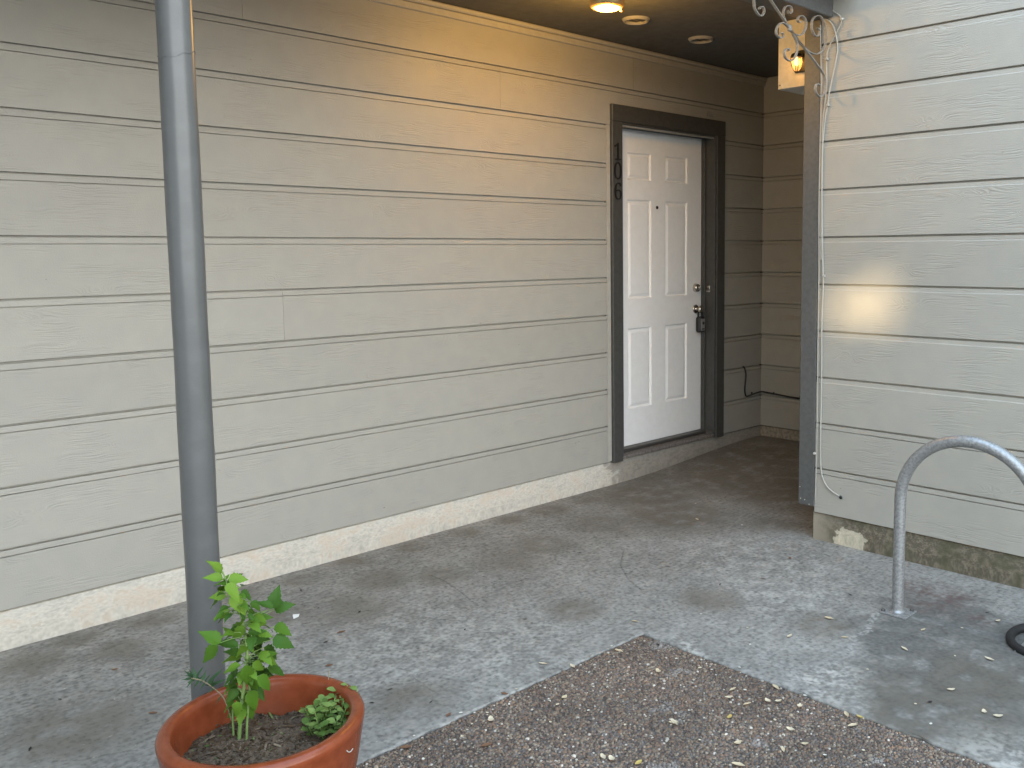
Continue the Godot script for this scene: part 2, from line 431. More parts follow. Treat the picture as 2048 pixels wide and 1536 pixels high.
const PLANT_LEAVES = [[0.000,0.416,-0.054,-0.029,0.452,-0.051,-0.010,0.406,-0.004],[-0.013,0.414,-0.018,-0.049,0.424,-0.035,-0.008,0.402,-0.004],[-0.011,0.418,0.009,0.024,0.416,0.030,-0.008,0.402,-0.004],[-0.030,0.420,0.042,-0.012,0.382,0.069,-0.010,0.406,-0.004],[-0.009,0.381,0.023,0.002,0.341,0.049,0.002,0.368,0.001],[-0.011,0.370,-0.012,-0.042,0.377,-0.023,0.004,0.362,0.002],[-0.009,0.337,0.005,-0.042,0.325,-0.011,0.014,0.325,0.006],[0.071,0.333,0.063,0.045,0.353,0.032,0.019,0.305,0.008],[0.090,0.318,0.024,0.106,0.369,0.026,0.020,0.294,0.009],[0.100,0.310,0.014,0.133,0.324,0.041,0.021,0.283,0.009],[0.038,0.301,0.016,0.047,0.326,-0.001,0.021,0.283,0.009],[0.044,0.297,0.002,0.079,0.308,0.029,0.021,0.283,0.009],[0.029,0.294,0.018,0.066,0.295,0.033,0.021,0.283,0.009],[0.043,0.274,-0.036,-0.006,0.237,-0.068,0.023,0.260,0.010],[0.022,0.289,0.017,-0.004,0.261,-0.002,0.022,0.271,0.010],[0.009,0.321,0.031,0.008,0.295,0.025,0.019,0.305,0.008],[0.098,0.267,0.015,0.127,0.254,0.045,0.024,0.249,0.010],[0.083,0.242,0.033,0.128,0.225,0.065,0.026,0.227,0.011],[-0.048,0.276,0.034,-0.085,0.313,0.010,0.023,0.260,0.010],[-0.003,0.250,0.028,-0.050,0.268,-0.006,0.025,0.238,0.011],[-0.032,0.246,-0.022,-0.064,0.211,-0.042,0.025,0.238,0.011],[0.025,0.275,0.024,0.056,0.276,0.044,0.023,0.260,0.010],[0.034,0.256,0.014,0.087,0.249,0.021,0.025,0.238,0.011],[0.061,0.244,-0.017,0.073,0.190,-0.026,0.026,0.227,0.011],[0.017,0.210,0.002,-0.021,0.216,-0.011,0.024,0.197,0.010],[0.009,0.223,0.010,-0.019,0.234,-0.009,0.024,0.205,0.010],[0.069,0.219,0.012,0.104,0.179,0.011,0.024,0.205,0.010],[0.046,0.210,0.026,0.107,0.175,0.052,0.024,0.197,0.010],[0.071,0.170,0.024,0.113,0.151,0.039,0.020,0.165,0.009],[0.035,0.194,-0.006,0.046,0.169,0.017,0.022,0.183,0.010],[-0.008,0.210,0.046,-0.038,0.196,0.024,0.023,0.190,0.010],[-0.005,0.190,0.027,-0.025,0.153,0.001,0.022,0.175,0.009],[0.000,0.210,0.055,0.013,0.125,0.046,0.024,0.197,0.010],[0.049,0.155,-0.001,0.097,0.138,0.000,0.017,0.143,0.007],[0.026,0.175,0.066,0.064,0.125,0.071,0.020,0.165,0.009],[0.008,0.149,-0.006,-0.030,0.140,0.002,0.016,0.132,0.007],[0.052,0.122,-0.026,0.067,0.080,0.003,0.013,0.110,0.006],[0.004,0.132,-0.009,-0.022,0.103,-0.004,0.013,0.110,0.006],[0.032,0.110,-0.029,0.010,0.076,-0.018,0.011,0.100,0.005],[0.020,0.124,0.020,0.038,0.072,0.031,0.013,0.110,0.006],[0.044,0.231,-0.032,0.034,0.207,-0.057,0.025,0.219,0.011],[0.031,0.235,-0.010,0.043,0.217,0.012,0.025,0.219,0.011],[0.030,0.157,0.002,0.011,0.143,-0.013,0.017,0.143,0.007],[0.028,0.202,0.037,0.053,0.175,0.041,0.023,0.190,0.010],[0.012,0.253,-0.037,-0.003,0.276,-0.045,0.025,0.238,0.011],[0.017,0.164,0.025,0.041,0.127,0.030,0.019,0.154,0.008],[0.005,0.108,-0.005,-0.025,0.079,-0.018,0.010,0.085,0.004],[-0.007,0.111,0.035,-0.026,0.081,0.030,0.011,0.100,0.005],[0.017,0.097,0.007,0.033,0.049,0.018,0.010,0.085,0.004],[0.008,0.071,-0.020,-0.012,0.046,-0.039,0.006,0.057,0.003]]
const WEED_BASE = Vector3(-0.622,0.302,1.796)
const WEED_STEM = [Vector3(0.000,0.004,0.000),Vector3(-0.009,0.049,0.007),Vector3(-0.025,0.107,0.011),Vector3(-0.049,0.143,0.012),Vector3(-0.076,0.172,0.011),Vector3(-0.102,0.188,0.011)]
const WEED_LEAVES = [[-0.099,0.184,0.001,-0.104,0.218,0.004],[-0.099,0.184,0.001,-0.123,0.209,0.012],[-0.099,0.182,0.001,-0.120,0.185,-0.009],[-0.097,0.180,0.002,-0.114,0.167,0.008],[-0.094,0.183,0.003,-0.090,0.209,-0.005],[-0.091,0.179,0.005,-0.076,0.213,0.016],[-0.082,0.175,0.008,-0.097,0.159,0.007],[-0.076,0.172,0.011,-0.060,0.193,0.000],[-0.062,0.157,0.017,-0.037,0.199,0.032],[-0.068,0.162,0.015,-0.063,0.190,0.023],[-0.088,0.178,0.006,-0.112,0.176,0.002],[-0.074,0.167,0.012,-0.084,0.151,0.009],[-0.053,0.148,0.021,-0.036,0.177,0.046],[-0.047,0.139,0.024,-0.068,0.139,0.013],[-0.032,0.116,0.030,-0.048,0.098,0.005],[-0.021,0.072,0.034,-0.001,0.085,0.040],[-0.099,0.184,0.001,-0.108,0.205,-0.013],[-0.094,0.181,0.003,-0.075,0.191,-0.008]]
const SUCC_BASE = Vector3(-0.460,0.302,1.953)

# ---------------------------------------------------------------- ground
const GX0 = -1.7
const GZ0 = -0.05
const GW = 6.3
const GH = 4.68

func splat(field: PackedFloat32Array, w: int, h: int, x: float, z: float, r: float, amount: float) -> void:
	var px := w / GW
	var cx := (x - GX0) * px
	var cz := (z - GZ0) * px
	var rr := r * px
	for j in range(maxi(0, int(cz - rr * 1.6)), mini(h, int(cz + rr * 1.6))):
		for i in range(maxi(0, int(cx - rr * 1.6)), mini(w, int(cx + rr * 1.6))):
			var d := Vector2(i - cx, j - cz).length() / rr
			var v := amount * clampf(1.6 - d, 0.0, 1.0)
			if v > field[j * w + i]:
				field[j * w + i] = v

func line_splat(field: PackedFloat32Array, w: int, h: int, pts: Array, r: float, amount: float, wobble: float) -> void:
	for k in pts.size() - 1:
		var a := Vector2(pts[k][0], pts[k][1])
		var b := Vector2(pts[k + 1][0], pts[k + 1][1])
		var n := int(a.distance_to(b) / 0.003) + 1
		for i in n:
			var p := a.lerp(b, float(i) / n) + Vector2(rng.randf_range(-1, 1), rng.randf_range(-1, 1)) * wobble
			splat(field, w, h, p.x, p.y, r, amount * rng.randf_range(0.5, 1.0))

func concrete_material() -> StandardMaterial3D:
	var w := 1616
	var h := 1200
	var n1 := noise_bytes(w, h, 0.008, 21, 4)
	var n2 := noise_bytes(w, h, 0.035, 22, 4)
	var n3 := noise_bytes(w, h, 0.16, 23, 3)
	var n4 := noise_bytes(w, h, 0.02, 24, 5)
	var n5 := noise_bytes(w, h, 0.10, 25, 5)
	var white := PackedFloat32Array(); white.resize(w * h)
	var red := PackedFloat32Array(); red.resize(w * h)
	var grime_shade := PackedFloat32Array(); grime_shade.resize(w * h)
	var crack := PackedFloat32Array(); crack.resize(w * h)
	for q in WHITE:
		splat(white, w, h, q[0], q[1], q[2], 0.32 if q[2] > 0.14 else 0.9)
	for q in GRIME_SHADE_B:
		splat(grime_shade, w, h, q[0], q[1], q[2], 0.7)
	var damp := PackedFloat32Array(); damp.resize(w * h)
	for q in [[1.6, 2.75, 0.32], [1.75, 2.5, 0.25], [1.95, 2.85, 0.35], [1.25, 2.75, 0.2], [1.5, 3.05, 0.3], [2.1, 2.45, 0.2], [1.4, 3.3, 0.3]]:
		splat(damp, w, h, q[0], q[1], q[2], 1.0)
	for q in RED:
		splat(red, w, h, q[0], q[1], q[2], 1.0)
	for q in GRIME_SHADE:
		splat(grime_shade, w, h, q[0], q[1], q[2], 0.95 if q[0] > 2.2 and q[1] < 1.5 else 0.6)  # heavier in the passage, painting part of its shade
	line_splat(crack, w, h, CRACKA, 0.0035, 0.8, 0.003)
	line_splat(crack, w, h, CRACKB, 0.0035, 0.9, 0.003)
	for i in 7:
		var a := Vector2(rng.randf_range(-1.2, 2.3), rng.randf_range(0.2, 1.5))
		var l := []
		var dir := rng.randf() * TAU
		for k in 6:
			l.append([a.x, a.y])
			dir += rng.randf_range(-0.5, 0.5)
			a += Vector2(cos(dir), sin(dir)) * 0.05
		line_splat(crack, w, h, l, 0.003, 0.5, 0.002)
	var vein := PackedFloat32Array(); vein.resize(w * h)
	line_splat(vein, w, h, CRACKW, 0.006, 0.9, 0.012)
	for k in 4:
		var l := []
		for q in SCR:
			l.append([q[0] + k * 0.035 - 0.05 + rng.randf_range(-0.01, 0.01), q[1] - k * 0.05])
		line_splat(vein, w, h, l, 0.004, 0.5, 0.004)
	var cb := PackedByteArray(); cb.resize(w * h * 3)
	var hb := PackedByteArray(); hb.resize(w * h)
	for j in h:
		var z := GZ0 + GH * j / h
		for i in w:
			var o := j * w + i
			var x := GX0 + GW * i / w
			var a := n1[o] / 255.0
			var b := n2[o] / 255.0
			var c := n3[o] / 255.0
			var d := n4[o] / 255.0
			var e := n5[o] / 255.0
			var sw := n3[j * w + i / 6] / 255.0
			var v := 0.246 + 0.08 * (a - 0.5) + 0.12 * (b - 0.5) + 0.16 * (c - 0.5) + 0.09 * (sw - 0.5)
			# dark scuffs and pits with edges of their own
			v *= 1.0 - 0.38 * smoothstep(0.54, 0.80, e) * smoothstep(0.25, 0.6, b)
			v *= 1.0 - 0.40 * smoothstep(0.68, 0.86, 1.0 - c) * smoothstep(0.3, 0.65, d)
			if rng.randf() < 0.0035:
				v *= 1.9 if rng.randf() < 0.5 else 0.4
			# pale worn skin
			var wh: float = white[o]
			if wh > 0.0:
				v = lerpf(v, 0.52, clampf(wh * smoothstep(0.42, 0.72, b * 0.6 + c * 0.4) * 0.9, 0.0, 1.0))
			var wet: float = damp[o]
			if wet > 0.0:
				v = lerpf(v, 0.098 + 0.09 * (b - 0.5) + 0.06 * (c - 0.5), 0.85 * smoothstep(0.15, 0.75, wet * 0.75 + (d - 0.5) * 0.9 + (b - 0.5) * 0.7) * (1.0 - 0.8 * wh))
			var r := v * 1.005
			var g := v * 0.965
			var bl := v * 0.875
			# tan soil in patches and along the porch wall foot, plus painted passage shade
			var dirt_shade: float = grime_shade[o] * smoothstep(0.12, 0.58, d * 0.5 + b * 0.5)
			if dirt_shade > 0.0:
				var k2 := dirt_shade * (0.55 + 0.5 * c)
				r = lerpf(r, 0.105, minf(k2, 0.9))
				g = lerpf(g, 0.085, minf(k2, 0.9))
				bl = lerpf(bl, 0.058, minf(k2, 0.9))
			var rd: float = red[o]
			if rd > 0.0:
				rd *= smoothstep(0.35, 0.7, b * 0.5 + e * 0.5) * 0.75
				r = lerpf(r, 0.11, rd); g = lerpf(g, 0.065, rd); bl = lerpf(bl, 0.06, rd)
			var ve: float = vein[o] * smoothstep(0.3, 0.6, c)
			r = lerpf(r, 0.42, ve * 0.7); g = lerpf(g, 0.41, ve * 0.7); bl = lerpf(bl, 0.38, ve * 0.7)
			var cr: float = crack[o]
			r *= 1.0 - 0.7 * cr; g *= 1.0 - 0.7 * cr; bl *= 1.0 - 0.7 * cr
			cb[o * 3] = e8(r); cb[o * 3 + 1] = e8(g); cb[o * 3 + 2] = e8(bl)
			hb[o] = clampi(int(120 + 70 * (b - 0.5) + 70 * (c - 0.5) - 70.0 * cr), 0, 255)
	var m := mat(Color.WHITE, 0.78)
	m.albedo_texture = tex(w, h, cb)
	m.heightmap_enabled = true
	m.heightmap_texture = tex(w, h, hb, false)
	m.heightmap_scale = 0.22
	return m

func floor_rise(x: float) -> float:
	return 0.075 * smoothstep(2.75, 4.35, x)

# a sheet of concrete with a worn, rounded edge where it meets the joint
func add_sheet(st: SurfaceTool, x0: float, x1: float, z0: float, z1: float, step: float) -> void:
	st.set_smooth_group(0)
	var nx := maxi(1, int(ceil((x1 - x0) / step)))
	var nz := maxi(1, int(ceil((z1 - z0) / step)))
	for i in nx:
		for j in nz:
			var q := []
			var uv := []
			for k in [[0, 1], [1, 1], [1, 0], [0, 0]]:
				var x := lerpf(x0, x1, float(i + k[0]) / nx)
				var z := lerpf(z0, z1, float(j + k[1]) / nz)
				q.append(Vector3(x, floor_rise(x), z))
				uv.append(Vector2((x - GX0) / GW, (z - GZ0) / GH))
			quad(st, q[0], q[1], q[2], q[3], uv)

const JX = 1.075     # joint lines of the pebble paving
const JZ = 1.675

func edge_line(a: Vector3, b: Vector3, st: SurfaceTool, inward: Vector3) -> void:
	# chipped rounded lip falling into the joint
	var n := int(a.distance_to(b) / 0.035)
	var last := []
	for i in n + 1:
		var p := a.lerp(b, float(i) / n)
		var j := rng.randf_range(-0.0035, 0.0035)
		if rng.randf() < 0.12:
			j -= 0.008
		var ring := [p, p + inward * (0.006 + j) + Vector3(0, -0.002, 0), p + inward * (0.0085 + j) + Vector3(0, -0.006, 0), p + inward * (0.009 + j) + Vector3(0, -0.04, 0)]
		if last.size() > 0:
			for k in 3:
				var uv := []
				for c in [last[k], last[k + 1], ring[k + 1], ring[k]]:
					uv.append(Vector2((c.x - GX0) / GW, (c.z - GZ0) / GH))
				quad(st, last[k], last[k + 1], ring[k + 1], ring[k], uv)
		last = ring

func build_ground() -> void:
	var soil := mottled(31, Color(0.20, 0.195, 0.185), Color(0.30, 0.29, 0.27), 2.0, 0.9, 0.3)
	var st := begin()
	quad(st, Vector3(-60, -0.06, 60), Vector3(60, -0.06, 60), Vector3(60, -0.06, -60), Vector3(-60, -0.06, -60))
	structure("ground", finish(st), soil)
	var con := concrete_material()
	st = begin()
	add_sheet(st, -5.0, 4.5, -0.05, JZ - 0.009, 0.2)
	add_sheet(st, JX + 0.009, 2.75, JZ - 0.009, 7.0, 0.2)
	st.set_smooth_group(-1)
	edge_line(Vector3(-5.0, 0, JZ - 0.009), Vector3(JX + 0.009, 0, JZ - 0.009), st, Vector3(0, 0, 1))
	edge_line(Vector3(JX + 0.009, 0, JZ - 0.009), Vector3(JX + 0.009, 0, 7.0), st, Vector3(-1, 0, 0))
	st.generate_normals()
	st.generate_tangents()
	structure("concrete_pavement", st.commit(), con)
	# exposed pebble paving, a little below the concrete
	var mortar := mottled(32, Color(0.05, 0.042, 0.036), Color(0.13, 0.115, 0.10), 0.35, 0.9, 0.3)
	st = begin()
	quad(st, Vector3(-5, -0.007, 7), Vector3(JX - 0.002, -0.007, 7), Vector3(JX - 0.002, -0.007, JZ + 0.002), Vector3(-5, -0.007, JZ + 0.002))
	var pave := structure("pebble_paving", finish(st), mortar)
	var dark := mottled(33, Color(0.02, 0.018, 0.015), Color(0.05, 0.045, 0.035), 0.3, 0.95, 0.2)
	st = begin()
	quad(st, Vector3(-5, -0.03, 7), Vector3(2.7, -0.03, 7), Vector3(2.7, -0.03, JZ - 0.05), Vector3(-5, -0.03, JZ - 0.05))
	structure("joint_filler", finish(st), dark)
	# the pebbles themselves
	var pm := begin()
	pm.set_smooth_group(0)
	var ico := []
	for k in [[0, 1.0]]:
		ico.append(Vector3(0, 1, 0))
	var up := []
	var low := []
	for k in 6:
		var a := TAU * k / 6.0
		up.append(Vector3(cos(a) * 0.78, 0.62, sin(a) * 0.78))
		low.append(Vector3(cos(a + 0.5) * 1.0, -0.25, sin(a + 0.5) * 1.0))
	for k in 6:
		var k2 := (k + 1) % 6
		pm.add_vertex(Vector3(0, 0.95, 0)); pm.add_vertex(up[k]); pm.add_vertex(up[k2])
		pm.add_vertex(up[k]); pm.add_vertex(low[k]); pm.add_vertex(up[k2])
		pm.add_vertex(up[k2]); pm.add_vertex(low[k]); pm.add_vertex(low[k2])
	pm.generate_normals()
	var mm := MultiMesh.new()
	mm.transform_format = MultiMesh.TRANSFORM_3D
	mm.use_colors = true
	mm.mesh = pm.commit()
	var patch := FastNoiseLite.new()
	patch.seed = 5
	patch.frequency = 2.2
	patch.fractal_octaves = 4
	var xs := []
	var step := 0.0072
	var z := JZ + 0.008
	while z < 3.35:
		var x := -1.0
		while x < JX - 0.006:
			var px := x + rng.randf_range(-0.0035, 0.0035)
			var pz := z + rng.randf_range(-0.0035, 0.0035)
			if px < JX - 0.002 and pz > JZ + 0.003 and rng.randf() < 0.93:
				xs.append(Vector2(px, pz))
			x += step
		z += step
	mm.instance_count = xs.size()
	var tones := [Color(0.155, 0.115, 0.088), Color(0.13, 0.098, 0.082), Color(0.21, 0.165, 0.125), Color(0.085, 0.062, 0.05), Color(0.18, 0.125, 0.10), Color(0.27, 0.225, 0.175), Color(0.145, 0.13, 0.125), Color(0.21, 0.14, 0.095)]
	for i in xs.size():
		var q: Vector2 = xs[i]
		var r := rng.randf_range(0.0025, 0.0055)
		if rng.randf() < 0.06:
			r *= 1.5
		var b := Basis(Vector3.UP, rng.randf() * TAU).scaled(Vector3(r * rng.randf_range(0.8, 1.3), r * rng.randf_range(0.55, 0.95), r))
		mm.set_instance_transform(i, Transform3D(b, Vector3(q.x, -0.0065 + rng.randf_range(-0.0012, 0.0016), q.y)))
		var c: Color = tones[rng.randi() % tones.size()]
		var f := 1.0 + 0.35 * patch.get_noise_2d(q.x, q.y) + rng.randf_range(-0.15, 0.15)
		if rng.randf() < 0.022:
			c = Color(0.5, 0.47, 0.42)
		# pale cement smears near the joint corner
		if patch.get_noise_2d(q.x * 1.7 + 40.0, q.y * 1.7) > 0.45 or Vector2(q.x - 1.06, q.y - 1.79).length() < 0.05 + 0.03 * patch.get_noise_2d(q.x * 9.0, q.y * 9.0):
			c = c.lerp(Color(0.30, 0.29, 0.28), rng.randf_range(0.2, 0.8))
		mm.set_instance_color(i, Color(c.r * f * 0.85, c.g * f * 0.80, c.b * f * 0.745))
	var peb := MultiMeshInstance3D.new()
	peb.name = "pebbles"
	peb.multimesh = mm
	var pmat := mat(Color.WHITE, 0.7)
	pmat.vertex_color_use_as_albedo = true
	peb.material_override = pmat
	peb.set_meta("kind", "stuff")
	pave.add_child(peb, true)

# ---------------------------------------------------------------- walls
func footing_material(sd: int, x0: float, length: float, mossy: bool) -> StandardMaterial3D:
	var w := 1600
	var h := 64
	var n1 := noise_bytes(w, h, 0.02, sd, 4)
	var n2 := noise_bytes(w, h, 0.09, sd + 1, 4)
	var n3 := noise_bytes(w, h, 0.3, sd + 2, 2)
	var cb := PackedByteArray(); cb.resize(w * h * 3)
	var hb := PackedByteArray(); hb.resize(w * h)
	for j in h:
		var y := 0.17 * (1.0 - float(j) / h)
		for i in w:
			var o := j * w + i
			var x := x0 + length * i / w
			var a := n1[o] / 255.0
			var b := n2[o] / 255.0
			var c := n3[o] / 255.0
			var v := 1.0 + 0.25 * (a - 0.5) + 0.40 * (b - 0.5) + 0.30 * (c - 0.5)
			var k := Vector3(0.51, 0.47, 0.40) * v
			if smoothstep(0.68, 0.76, b) > 0.0:
				k *= 1.0 - 0.4 * smoothstep(0.68, 0.76, b) * c
			if not mossy:
				# splashed soil and bare greyer concrete towards the door
				var sp := smoothstep(0.52, 0.68, a * 0.6 + b * 0.4 + 0.02)
				k = k.lerp(Vector3(0.46, 0.37, 0.28), sp * 0.55)
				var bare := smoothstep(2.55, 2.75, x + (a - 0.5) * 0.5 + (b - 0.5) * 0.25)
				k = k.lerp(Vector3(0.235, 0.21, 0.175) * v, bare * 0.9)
			else:
				# algae and dirt with one clean flaked spot
				var dark := Vector3(0.085, 0.075, 0.05).lerp(Vector3(0.20, 0.165, 0.12), smoothstep(0.3, 0.8, b * 0.5 + c * 0.5))
				dark = dark.lerp(Vector3(0.055, 0.062, 0.025), smoothstep(0.5, 0.8, a * 0.7 + c * 0.3) * 0.6)
				var near := smoothstep(1.50, 1.72, x + (a - 0.5) * 0.12)
				dark = Vector3(0.27, 0.235, 0.18).lerp(dark, near)
				var q := Vector2((x - 1.735) / 0.085, (y - 0.045) / 0.042).length() + (b - 0.5) * 0.7 + (a - 0.5) * 0.4
				k = dark.lerp(Vector3(0.50, 0.45, 0.34) * v, smoothstep(1.05, 0.92, q))
			cb[o * 3] = e8(k.x); cb[o * 3 + 1] = e8(k.y); cb[o * 3 + 2] = e8(k.z)
			hb[o] = clampi(int(128 + 70 * (b - 0.5) + 60 * (c - 0.5)), 0, 255)
	var m := mat(Color.WHITE, 0.88)
	m.albedo_texture = tex(w, h, cb)
	m.heightmap_enabled = true
	m.heightmap_texture = tex(w, h, hb, false)
	m.heightmap_scale = 0.3
	m.texture_repeat = false
	return m

func footing_mesh(length: float, top: float) -> ArrayMesh:
	var st := begin()
	st.set_smooth_group(0)
	var n := int(length / 0.06)
	var last := []
	for i in n + 1:
		var x := length * i / n
		var j := rng.randf_range(-0.0018, 0.0018)
		var ring := [Vector3(x, -0.08, j), Vector3(x, 0.05, j * 0.6), Vector3(x, top - 0.006, j), Vector3(x, top, -0.006 + j), Vector3(x, top, -0.2)]
		if last.size() > 0:
			for k in 4:
				var uv := []
				for c in [last[k], ring[k], ring[k + 1], last[k + 1]]:
					uv.append(Vector2(c.x / length, clampf(1.0 - c.y / 0.17, 0.01, 0.99)))
				quad(st, last[k], ring[k], ring[k + 1], last[k + 1], uv)
		last = ring
	for e in [0.0, length]:
		var q := [Vector3(e, -0.08, 0), Vector3(e, -0.08, -0.2), Vector3(e, top, -0.2), Vector3(e, top, -0.006)]
		var uv := [Vector2(e / length, 0.99), Vector2(e / length, 0.99), Vector2(e / length, 0.01), Vector2(e / length, 0.01)]
		if e == 0.0:
			quad(st, q[1], q[0], q[3], q[2], uv)
		else:
			quad(st, q[0], q[1], q[2], q[3], uv)
	st.generate_normals()
	st.generate_tangents()
	return st.commit()

func numeral(ch: String, height: float) -> TextMesh:
	var t := TextMesh.new()
	t.text = ch
	var f := SystemFont.new()
	f.font_names = PackedStringArray(["Droid Serif"])
	t.font = f
	t.font_size = 64
	t.pixel_size = height / 46.0
	t.depth = 0.003
	return t

func door_panel(w: float, h: float) -> ArrayMesh:
	# embossed panel: an outer cove, a groove and a raised field
	var st := begin()
	st.set_smooth_group(-1)
	var steps := [[0.0, 0.0], [0.004, -0.0015], [0.010, -0.0105], [0.016, -0.0120], [0.034, -0.0035], [0.038, -0.003]]
	for i in steps.size() - 1:
		var a: float = steps[i][0]
		var b: float = steps[i + 1][0]
		var za: float = steps[i][1]
		var zb: float = steps[i + 1][1]
		var o := [Vector3(a, a, za), Vector3(w - a, a, za), Vector3(w - a, h - a, za), Vector3(a, h - a, za)]
		var n := [Vector3(b, b, zb), Vector3(w - b, b, zb), Vector3(w - b, h - b, zb), Vector3(b, h - b, zb)]
		for k in 4:
			var k2 := (k + 1) % 4
			quad(st, o[k], o[k2], n[k2], n[k])
	var e := 0.038
	quad(st, Vector3(e, e, -0.003), Vector3(w - e, e, -0.003), Vector3(w - e, h - e, -0.003), Vector3(e, h - e, -0.003))
	return finish(st)

func build_porch_wall() -> void:
	var t := thing("porch_wall", "pale grey plank wall on a cream footing holding the white numbered door", "wall")
	var p: Array = M.paint
	var frame_lo := 2.68
	var spans := func(k: int) -> Array:
		var y := 0.16 + k * S
		var r := []
		if y < 2.40 and k < 9:
			match k:
				4: r = [[-4.6, -1.9], [-1.9, 0.467], [0.467, 2.644]]
				1: r = [[-4.6, -0.9], [-0.9, 2.644]]
				6: r = [[-4.6, -1.5], [-1.5, 2.644]]
				_: r = [[-4.6, -1.2 - 0.3 * (k % 3)], [-1.2 - 0.3 * (k % 3), 2.644]]
			r.append([3.868, 4.37])
		elif k == 9:
			r = [[-4.6, -0.8], [-0.8, 1.796], [1.796, 4.37]]
		else:
			r = [[-4.6, 0.333], [0.333, 2.9], [2.9, 4.37]]
		return r
	# row 9 stands partly behind the head casing, whose face is proud of it
	siding(t, 0.16, 11, spans, p, func(_k: int) -> bool: return false, 0.262)
	part("edge_strip", box(Vector3(2.6455, 0.162, -0.016), Vector3(2.6785, 0.16 + 9 * S - 0.002, 0.0008), 0.001), M.plain_paint, t)
	# the wall behind the boards, with the doorway left open
	var st := begin()
	add_box(st, Vector3(-4.6, 0.16, -0.22), Vector3(2.76, 3.0, -0.0186), 0.0)
	add_box(st, Vector3(3.78, 0.16, -0.22), Vector3(4.6, 3.0, -0.0186), 0.0)
	add_box(st, Vector3(2.7605, 2.33, -0.22), Vector3(3.7795, 3.0, -0.0186), 0.0)
	part("sheathing", finish(st), M.sheathing, t)
	part("footing", footing_mesh(9.1, 0.154), footing_material(41, -4.6, 9.1, false), t, Vector3(-4.6, 0, -0.009))
	# nail heads and chips that show as dark specks
	for q in [[1.27, 2.62], [1.05, 2.68], [1.33, 2.66], [0.36, 2.37], [0.28, 2.33], [-0.5, 1.42], [2.35, 0.33], [1.62, 1.12], [-0.43, 2.63], [0.75, 1.62], [1.9, 0.98], [0.97, 0.21], [2.38, 0.335]]:
		var d := part("nail_head", M.dot, M.nail, t, Vector3(q[0], q[1], 0.0012))
		d.scale = Vector3(rng.randf_range(0.8, 1.6), rng.randf_range(0.7, 1.0), 1.0)
	# door frame
	var fr := Node3D.new()
	fr.name = "door_frame"
	t.add_child(fr, true)
	var dk: Material = M.trim
	part("side_casing", box(Vector3(2.68, 0.148, -0.018), Vector3(2.77, 2.325, 0.02), 0.003), dk, fr)
	part("side_casing", box(Vector3(3.77, 0.148, -0.018), Vector3(3.865, 2.325, 0.02), 0.003), dk, fr)
	part("head_casing", box(Vector3(2.68, 2.3255, -0.018), Vector3(3.865, 2.43, 0.022), 0.003), dk, fr)
	part("jamb", box(Vector3(2.7605, 0.20, -0.17), Vector3(2.784, 2.325, 0.012), 0.002), dk, fr)
	part("jamb", box(Vector3(3.754, 0.20, -0.17), Vector3(3.7695, 2.325, 0.012), 0.002), dk, fr)
	part("jamb", box(Vector3(2.784, 2.312, -0.17), Vector3(3.754, 2.325, 0.012), 0.002), dk, fr)
	part("door_stop", box(Vector3(3.742, 0.20, -0.104), Vector3(3.7535, 2.31, -0.07), 0.002), dk, fr)
	part("sill", box(Vector3(2.772, 0.157, -0.20), Vector3(3.768, 0.176, 0.004), 0.003), M.sill, fr)
	part("threshold", box(Vector3(2.7845, 0.1765, -0.17), Vector3(3.7535, 0.199, -0.06), 0.005), M.threshold, fr)
	var zs := [["1", 2.135], ["0", 2.015], ["6", 1.888]]
	for q in zs:
		part("house_number", numeral(q[0], 0.105), M.black_metal, fr, Vector3(2.726, q[1], 0.0245))
	# door: a steel slab with six embossed panels
	var dx0 := 2.787
	var dx1 := 3.7505
	var dy0 := 0.204
	var dy1 := 2.309
	var zf := -0.108
	var slab := begin()
	slab.set_smooth_group(-1)
	var xs := [dx0, 2.956, 3.200, 3.343, 3.590, dx1]
	var ys := [dy0, 0.450, 1.000, 1.193, 1.856, 1.982, 2.165, dy1]
	for i in 5:
		for j in 7:
			if i % 2 == 1 and j % 2 == 1:
				continue
			quad(slab, Vector3(xs[i], ys[j], zf), Vector3(xs[i + 1], ys[j], zf), Vector3(xs[i + 1], ys[j + 1], zf), Vector3(xs[i], ys[j + 1], zf))
	var bz := zf - 0.04
	quad(slab, Vector3(dx0, dy0, bz), Vector3(dx0, dy0, zf), Vector3(dx0, dy1, zf), Vector3(dx0, dy1, bz))
	quad(slab, Vector3(dx1, dy0, zf), Vector3(dx1, dy0, bz), Vector3(dx1, dy1, bz), Vector3(dx1, dy1, zf))
	quad(slab, Vector3(dx0, dy1, zf), Vector3(dx1, dy1, zf), Vector3(dx1, dy1, bz), Vector3(dx0, dy1, bz))
	quad(slab, Vector3(dx0, dy0, bz), Vector3(dx1, dy0, bz), Vector3(dx1, dy0, zf), Vector3(dx0, dy0, zf))
	quad(slab, Vector3(dx1, dy0, bz), Vector3(dx0, dy0, bz), Vector3(dx0, dy1, bz), Vector3(dx1, dy1, bz))
	var door := part("door", finish(slab), M.door, t)
	door.set_meta("label", "white six panel door")
	for i in [1, 3]:
		for j in [1, 3, 5]:
			part("door_panel", door_panel(xs[i + 1] - xs[i], ys[j + 1] - ys[j]), M.door, door, Vector3(xs[i], ys[j], zf))
	var ring := lathe([Vector2(0.0, 0.004), Vector2(0.006, 0.004), Vector2(0.0065, 0.005), Vector2(0.009, 0.005), Vector2(0.0105, 0.0)], 16)
	ring = lathe([Vector2(0.0115, 0.0), Vector2(0.011, 0.004), Vector2(0.008, 0.005), Vector2(0.006, 0.003), Vector2(0.0, 0.003)], 16)
	var peep := part("peephole", ring, M.black_metal, door, Vector3(3.258, 1.809, zf))
